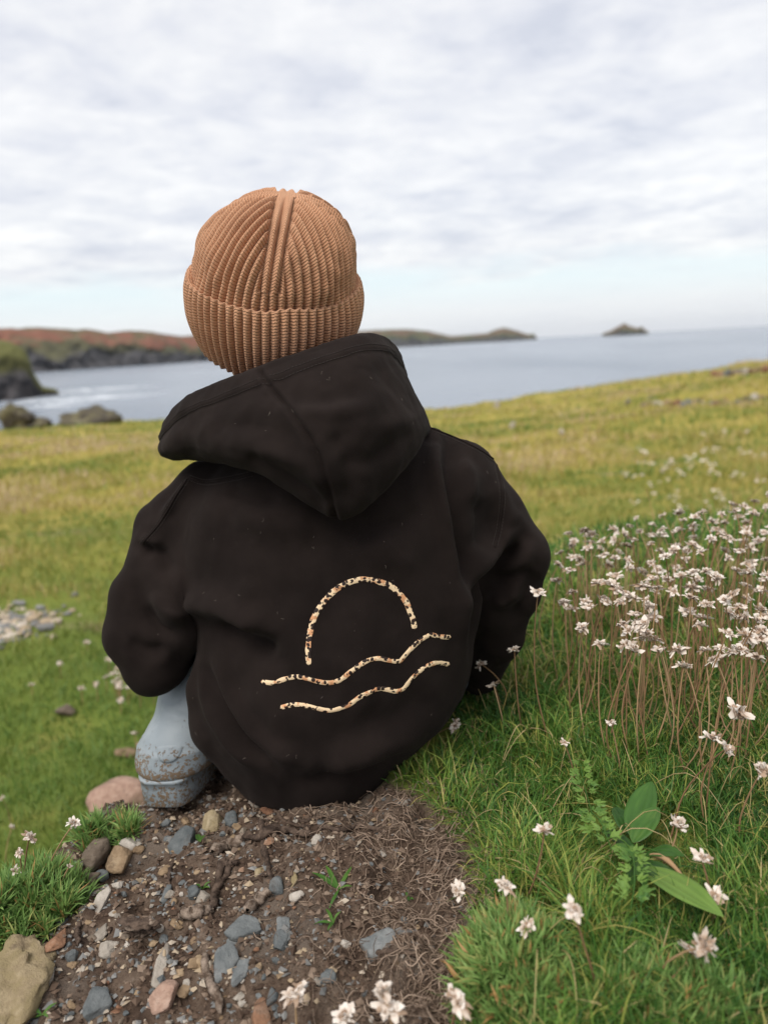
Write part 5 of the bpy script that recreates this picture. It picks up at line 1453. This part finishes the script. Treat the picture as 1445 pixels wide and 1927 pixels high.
def put_stone(name, me, mat, px, py, w, h, thick, r, sink=0.35, tilt=0.35, big=True):
    P = ground_at(px, py + h * 0.25); m = mpp(px, py, P[1])
    # a sloping bed turned to the viewer: the visible face is the broad one
    o = obj(name, me, mat)
    sx, sy = w * 0.5 * m, h * 0.5 * m / 0.78
    sz = min(sx, sy) * max(thick, 0.3)
    o.scale = (sx, sy, sz)
    o.rotation_euler = (r.uniform(0.15, 0.45) if big else r.uniform(-0.3, 0.6), r.normal(0, 0.15), r.normal(0, 0.20) if big else r.uniform(0, 6.283))
    z = gz(P[0], P[1])
    o.location = (P[0], P[1] + sy * 0.15, z + sz * (1 - 2 * sink))
    return o
RS = np.random.default_rng(101)
for i, (px, py, w, h, kd, th, fc, lab) in enumerate(BIG):
    me = stone_mesh(300 + i, 4 if w * h > 900 else 3, fc, 0.045, kd == 'slate' or th < .5)
    o = put_stone('stone', me, ST[kd], px, py, w * 1.14, h * 1.14, th * 1.3, RS, 0.26)
    tag(o, lab, 'stone', 'stones in the bare earth')
o = put_stone('rock', stone_mesh(78, 4, 9, rough=0.22), ST['lichen'], 22, 1825, 150, 190, .55, RS, 0.22); tag(o, 'large ochre lichened rock in the bank at the left border', 'rock')
def pebbles():
    r = RNG; proto = {}
    kinds = ['slate', 'pale', 'tan', 'rust', 'brown', 'pale', 'slate', 'tan']
    for k in set(kinds):
        for j in range(4):
            me = stone_mesh(500 + j * 7 + len(k) * 31, 2, 8, rough=0.0, slab=(k == 'slate' or j == 0)); me.materials.append(ST[k]); proto[(k, j)] = me
    rs = np.random.default_rng(55); placed = 0
    while placed < 290:
        px = rs.uniform(20, 820); py = rs.uniform(1500, 1927)
        if rs.random() > np.interp(px, [0, 150, 450, 600, 820], [1, 1, .85, .35, .12]): continue
        if py < 1545 + (260 - px) * 0.6 and px < 260: continue
        P = ground_at(px, py)
        if soil_mask(P[0], P[1]) < 0.7: continue
        k = kinds[rs.integers(0, 8)]; me = proto[(k, int(rs.integers(0, 4)))]
        w = rs.choice([9, 11, 13, 16, 20, 26], p=[.24, .22, .2, .16, .12, .06]); h = w * rs.uniform(0.5, 1.1)
        o = put_stone('stone_chip', me, None, px, py, w, h, rs.uniform(.35, .8), rs, 0.28, big=False)
        word = {'slate': 'small grey slate chip scattered on the bare brown earth', 'pale': 'small pale quartz chip scattered on the bare brown earth', 'tan': 'small tan stone chip scattered on the bare brown earth',
                'rust': 'small rust coloured stone chip scattered on the bare brown earth', 'brown': 'small brown stone chip scattered on the bare brown earth'}[k]
        tag(o, word, 'stone chip', 'stone chips on the bare earth'); placed += 1
pebbles()
def grit():
    """crumbs of soil and grit too small to count"""
    n_soil = NT('soil_crumbs_and_grit')
    c = n_soil.ramp(n_soil.attr('tint'), [(0.0, (0.055, 0.036, 0.026)), (0.35, (0.125, 0.085, 0.061)), (0.6, (0.24, 0.18, 0.135)), (0.62, (0.14, 0.14, 0.135)), (0.8, (0.25, 0.245, 0.235)), (0.82, (0.34, 0.26, 0.17)), (1.0, (0.50, 0.44, 0.37))])
    n_soil.set(Base_Color=c, Roughness=0.95, Specular_IOR_Level=0.15)
    N = 15000; r = np.random.default_rng(8)
    y = r.uniform(0.40, 0.95, N); x = r.uniform(-0.44, 0.10, N)
    s = soil_mask(x, y); k = (s > 0.55) & ~footprint(x, y); x, y = x[k], y[k]; n = len(x)
    z = land(x, y)
    stony = np.clip(0.22 - 0.9 * (x + 0.05), 0.03, 0.42)
    isst = r.random(n) < stony
    size = np.where(isst, r.gamma(2.2, 0.0008, n) + 0.0008, r.gamma(2.0, 0.0010, n) + 0.0008)
    size = np.clip(size, 0.0008, 0.0055)
    D = np.array([(1, 0, 0), (-1, 0, 0), (0, 1, 0), (0, -1, 0), (0, 0, 1), (0, 0, -1)], float)
    Fc = np.array([(0, 2, 4), (2, 1, 4), (1, 3, 4), (3, 0, 4), (2, 0, 5), (1, 2, 5), (3, 1, 5), (0, 3, 5)])
    jit = r.uniform(0.55, 1.25, (n, 6, 1)); V = D[None] * jit + r.normal(0, 0.18, (n, 6, 3))
    a = r.uniform(0, 6.283, n); ca, sa = np.cos(a)[:, None], np.sin(a)[:, None]
    asp = r.uniform(0.45, 1.0, n)[:, None]
    X = V[:, :, 0]; Yv = V[:, :, 1] * asp; Zv = V[:, :, 2] * r.uniform(0.3, 0.8, n)[:, None]
    V = np.stack([(X * ca - Yv * sa), (X * sa + Yv * ca), Zv + 0.15 * X], -1) * size[:, None, None] + np.stack([x, y, z + size * 0.25], -1)[:, None]
    tint = np.where(isst, r.choice([0.62, 0.64, 0.66, 0.70, 0.75, 0.83, 0.86, 0.93], n), r.uniform(0.0, 0.58, n))
    F = (np.arange(n)[:, None, None] * 6 + Fc[None]).reshape(-1, 3)
    tag(obj('gravel', mesh_from('gravel', V.reshape(-1, 3), F, False, {'tint': np.repeat(tint, 6)}), n_soil.m), 'crumbs of dark soil and fine grit over the bare earth', 'gravel', kind='stuff')
grit()

# -- roots, twigs, rotten wood
def mat_wood(name, a, b):
    n = NT(name); p = n.pos()
    c = n.mix(n.mr(n.noise(120, 5, 0.65), 0.35, 0.65), a, b)
    n.set(Base_Color=c, Roughness=0.9, Specular_IOR_Level=0.2); n.bump(n.noise(420, 4, 0.7), 0.8, 0.0018); return n.m
M_ROOT = mat_wood('dark_root_bark', (0.036, 0.024, 0.018), (0.125, 0.088, 0.066))
M_WOOD = mat_wood('weathered_wood', (0.080, 0.054, 0.038), (0.30, 0.235, 0.185))
def root(line, r_px, label, mat=None, lift=0.8, name='root', seed=0, sides=8):
    r = np.random.default_rng(seed + 900)
    P = np.array([ground_at(*q) for q in line]); m = mpp(line[0][0], line[0][1], P[0][1]); R = r_px * m
    C = catmull(P, 26); C[:, 2] = np.maximum(C[:, 2], land(C[:, 0], C[:, 1])) + R * lift + 0.0010 * vnoise(np.arange(26) * 0.4, np.arange(26) * 0.0, seed=seed)
    C[:, 0] += 0.0010 * vnoise(np.arange(26) * 0.5, np.zeros(26) + 3, seed=seed + 1)
    rad = R * (1 + 0.22 * vnoise(np.arange(26) * 0.7, np.zeros(26), seed=seed + 2)) * np.interp(np.linspace(0, 1, 26), [0, .06, .5, .94, 1], [.35, .95, 1, .75, .15])
    V, Fq = tube(C, rad, sides)
    V = V + 0.12 * R * r.normal(size=V.shape)
    b = C[0]; o = obj(name, mesh_from(name, V - b, Fq), mat or M_ROOT); o.location = b
    return tag(o, label, 'root', 'roots and twigs in the earth')
for i, (ln, rp, lab, mt) in enumerate((
    ([(494, 1548), (497, 1590), (503, 1630), (512, 1665)], 5.5, 'straight dark root running down below the seat', M_ROOT),
    ([(400, 1612), (425, 1600), (448, 1592), (459, 1578)], 11, 'thick pale cored broken root below the hem', M_WOOD),
    ([(455, 1585), (490, 1582), (530, 1568), (560, 1572), (592, 1575)], 7.5, 'dark winding root lying across below the seat', M_ROOT),
    ([(420, 1625), (414, 1660), (405, 1690), (402, 1720)], 8, 'crooked root descending through the chips', M_ROOT),
    ([(432, 1632), (428, 1650), (412, 1672), (402, 1700)], 6, 'thinner root beside the crooked one', M_ROOT),
    ([(412, 1628), (430, 1630), (452, 1630)], 6, 'short stub across the top of the crooked root', M_ROOT),
    ([(340, 1730), (370, 1728), (402, 1720)], 11, 'thick stub of brown wood left of the pointed slate', M_WOOD),
    ([(466, 1722), (480, 1706), (498, 1692), (508, 1682)], 10, 'forked piece of pale ended root above the pointed slate', M_WOOD),
    ([(600, 1560), (640, 1566), (680, 1560), (730, 1570)], 5, 'dark root buried among the matted rootlets', M_ROOT),
    ([(510, 1535), (540, 1552), (585, 1560)], 4, 'thin root under the hoodie hem', M_ROOT),
    ([(448, 1655), (480, 1658), (505, 1650)], 3.5, 'thin dark twig left of the dark grey stone', M_ROOT),
    ([(325, 1625), (320, 1650), (318, 1672)], 4, 'short dark twig above the narrow slate chip', M_ROOT),
    ([(385, 1800), (392, 1840), (408, 1880), (418, 1915)], 8, 'grey brown root running down to the bottom border', M_WOOD),
    ([(150, 1740), (146, 1760), (148, 1785)], 5, 'short dark twig beside the rust stained stone', M_ROOT),
    ([(705, 1800), (740, 1795), (790, 1808)], 5, 'dark root under the pale grey rock', M_ROOT),
    ([(560, 1545), (575, 1548), (600, 1545)], 4, 'stub of root close to the seat', M_ROOT),
)):
    root(ln, rp, lab, mt, seed=i * 5)
def rotten_wood():
    c = ground_at(268, 1772); rt = tag(empty('rotten_wood', c), 'block of black rotten wood split into layers among the stones', 'wood')
    r = np.random.default_rng(31); m = mpp(268, 1765, c[1])
    for j in range(9):
        y0 = 1782 - j * 5.2; x0 = 228 + r.uniform(-4, 8); x1 = 306 - r.uniform(0, 16)
        L = [c + np.array([(x - 268) * m, 0.004 - 0.0006 * j, (1782 - y0) * m * 1.0 + 0.004 * math.sin((x - 228) / 30 + j)]) for x in np.linspace(x0, x1, 9)]
        L = np.array(L) + r.normal(0, 0.0007, (9, 3))
        V, Fq = tube(L, np.array([.4, .9, 1, 1, 1.1, 1, .9, .8, .3]) * 3.2 * m, 6); V[:, 1] = (V[:, 1] - c[1]) * 3.5 + c[1]
        child('splinter', mesh_from('splinter', V, Fq), M_ROOT if j % 3 else M_WOOD, rt)
rotten_wood()
def rootlets():
    r = np.random.default_rng(44); mb = MB(); cnt = 0
    while cnt < 1500:
        px, py = r.uniform(430, 925), r.uniform(1462, 1930)
        dens = math.exp(-((px - 800) / 150) ** 2) * (1.0 if py < 1640 or py > 1790 else 0.65) + 0.08 + 0.5 * math.exp(-((px - 600) / 120) ** 2 - ((py - 1540) / 60) ** 2)
        if r.random() > dens: continue
        y = (CZ + 0.01) / math.tan(math.radians(12.26) + math.atan((py - IH / 2) / F_PX)); x = (px - IW / 2) / F_PX * y * 1.12 + 0.004
        if footprint(x, y + 0.01): continue
        cnt += 1
        L = r.gamma(3, 0.011); a = r.uniform(0, 6.283); k1 = r.normal(0, 2.4); n = 9; t = np.linspace(0, 1, n)
        ang = a + k1 * t + r.normal(0, 0.9) * np.sin(t * r.uniform(3, 9))
        X = x + np.cumsum(np.cos(ang)) * L / n; Yy = y + np.cumsum(np.sin(ang)) * L / n
        pale = r.random() < np.interp(px, [430, 700, 800], [.1, .45, .6])
        rad = r.uniform(0.00022, 0.00055) * (1.25 if pale else 1)
        Z = gz(X, Yy) + rad + np.abs(r.normal(0, 0.003)) * np.sin(t * math.pi) * 1.5 + r.uniform(0, 0.006 if px > 690 else 0.002)
        V, Fq = tube(np.stack([X, Yy, Z], -1), np.linspace(rad, rad * .5, n), 3)
        mb.add(V, Fq, tint=r.uniform(0.6, 1.0) if pale else r.uniform(0, 0.5))
    tag(obj('rootlets', mb.mesh('rootlets'), M_ROOTLET), 'mat of fine dry rootlets along the torn edge of the turf', 'roots', kind='stuff')
rootlets()

# ------------------------------------------------------------------ rocks on the meadow and at the cliff edge
def far_rock(name, px, py, w, h, mat, label, seed, group=None, facets=12, sub=4, rough=0.12, depth=0.8, cat='rock', Y=None, sharp=45.0):
    P = ground_at(px, py + h * 0.5) if Y is None else None
    if P is None:
        q = at(px, py + h * .5, Y); P = np.array([q[0], q[1], gz(q[0], q[1])])
    m = mpp(px, py, P[1]); o = obj(name, stone_mesh(seed, sub, facets, rough=rough, sharp=sharp), mat)
    sx = w * .5 * m; sz = h * m * 0.62
    top = at(px, py - h * .5, P[1])[2]
    o.scale = (sx, sx * depth, sz); o.location = (P[0], P[1] + sx * depth * 0.6, top - sz * 0.97)
    o.rotation_euler = (0, 0, 0.3 * math.sin(seed))
    return tag(o, label, cat, group)
def mat_crag():
    n = NT('mossy_crag')
    c = n.ramp(n.noise(2.2, 6, 0.65), [(0.34, (0.035, 0.030, 0.024)), (0.5, (0.095, 0.080, 0.058)), (0.6, (0.15, 0.135, 0.070)), (0.72, (0.23, 0.20, 0.15))])
    n.set(Base_Color=c, Roughness=0.95); n.bump(n.noise(6, 5, 0.7), 0.9, 0.12); return n.m
M_CRAG = mat_crag()
far_rock('crag', 22, 785, 92, 52, M_CRAG, 'mossy crag at the cliff edge by the left border', 601, facets=10, rough=0.22, Y=28.5)
far_rock('crag', 72, 796, 70, 26, M_CRAG, 'low crag between the two higher ones at the cliff edge', 602, facets=10, rough=0.2, Y=28.6)
far_rock('crag', 158, 788, 128, 50, M_CRAG, 'pointed mossy crag at the cliff edge, rightmost of three', 603, facets=9, rough=0.22, Y=28.5)
far_rock('boulder', 222, 1520, 150, 108, ST['pink'], 'pinkish brown rounded boulder out of focus behind the boot', 610, facets=22, rough=0.05, depth=0.7, sharp=9.0, Y=1.5)
far_rock('clod', 120, 1340, 40, 26, ST['brown'], 'dark clod of earth on the lower meadow', 611, rough=0.2, cat='clod', sub=3)
far_rock('stone', 266, 1407, 26, 22, ST['pink'], 'small pinkish stone on the meadow beside the boot', 612, sub=3)
far_rock('stone', 235, 1425, 46, 16, ST['tan'], 'flat tan stone on the meadow left of the boot', 613, sub=3)
rr_ = np.random.default_rng(71)
def wall_stones():
    kinds = ['brown', 'pale', 'tan', 'rust', 'slate']; pr = []
    for k in kinds:
        for j in range(2):
            me = stone_mesh(640 + j + 3 * len(k), 2, 10, rough=0.1); me.materials.append(ST[k]); pr.append(me)
    for i in range(38):
        if i < 26: px = 1215 + i * 9.2 + rr_.normal(0, 4); py = 756 + rr_.normal(0, 5) - (px - 1215) * 0.02; lab = 'weathered stone in the tumbled line across the rising meadow'; Y = None; grp = 'tumbled line of stones'
        else: px = 1345 + (i - 26) * 9 + rr_.normal(0, 3); py = 702 - (px - 1345) * 0.10; lab = 'stone of the low wall on the skyline at the right border'; Y = 22.0 - (px - 1345) * .01; grp = 'stones on the skyline'
        w = rr_.uniform(10, 22); h = rr_.uniform(8, 15)
        P = ground_at(px, py + h * .4) if Y is None else at(px, py + h * .5, Y)
        m = mpp(px, py, P[1]); o = obj('stone', pr[i % 10]); o.location = (P[0], P[1], P[2] + h * m * (.2 if Y is None else .35)); o.scale = (w * .5 * m, w * .5 * m, h * .62 * m); o.rotation_euler = (rr_.uniform(-.3, .3), 0, rr_.uniform(0, 6))
        tag(o, lab, 'stone', grp)
    for i, (px, py) in enumerate(((1182, 756), (935, 762), (965, 800), (1058, 812))):
        far_rock('stone', px, py, 14, 12, ST['pale'], ('pale stone alone left of the tumbled line', 'small hummock stone on the meadow skyline beside the shoulder', 'pale stone on the slope above the right shoulder', 'white stone on the slope right of the shoulder')[i], 660 + i, sub=2)
wall_stones()
def gravel_patch():
    r = np.random.default_rng(81); mb = MB(); D, Fc = ICO[1]
    for i in range(650):
        px = r.normal(35, 45); py = 1150 + r.normal(0, 17) - (px - 40) * 0.22
        y0 = (CZ + 0.63) / math.tan(math.radians(12.26) + math.atan((py - IH / 2) / F_PX)); x = (px - IW / 2) / F_PX * y0 * 1.05 - 0.1; y = y0
        s = r.gamma(3, 0.0042); z = gz(x, y)
        V = D * r.uniform(0.7, 1.2, (len(D), 1)) * np.array([1, r.uniform(.6, 1), r.uniform(.4, .8)]) * s + np.array([x, y, z + s * .4])
        mb.add(V, Fc, tint=r.choice([.66, .72, .78, .84, .9, .97]))
    tag(obj('gravel', mb.mesh('gravel_patch', False), bpy.data.materials['soil_crumbs_and_grit']), 'blurred patch of pale gravel in the lower meadow at the left border', 'gravel', kind='stuff')
gravel_patch()

# ------------------------------------------------------------------ sea air
def haze():
    n = NT('sea_haze'); n.N.remove(n.b)
    v = n.N.new('ShaderNodeVolumePrincipled'); v.inputs['Color'].default_value = (0.86, 0.90, 0.96, 1); v.inputs['Density'].default_value = 0.000028; v.inputs['Anisotropy'].default_value = 0.2
    n.L.new(v.outputs[0], n.out.inputs['Volume'])
    x, y0, y1, z0, z1 = 15000, -15000, 15000, SEA_Z - 6, 160.0
    V = np.array([(-x, y0, z0), (x, y0, z0), (x, y1, z0), (-x, y1, z0), (-x, y0, z1), (x, y0, z1), (x, y1, z1), (-x, y1, z1)], float)
    Fq = np.array([(0, 3, 2, 1), (4, 5, 6, 7), (0, 1, 5, 4), (1, 2, 6, 5), (2, 3, 7, 6), (3, 0, 4, 7)])
    tag(obj('haze', mesh_from('haze', V, Fq, False), n.m), 'thin pale sea haze over the bay', 'haze', kind='stuff')
haze()
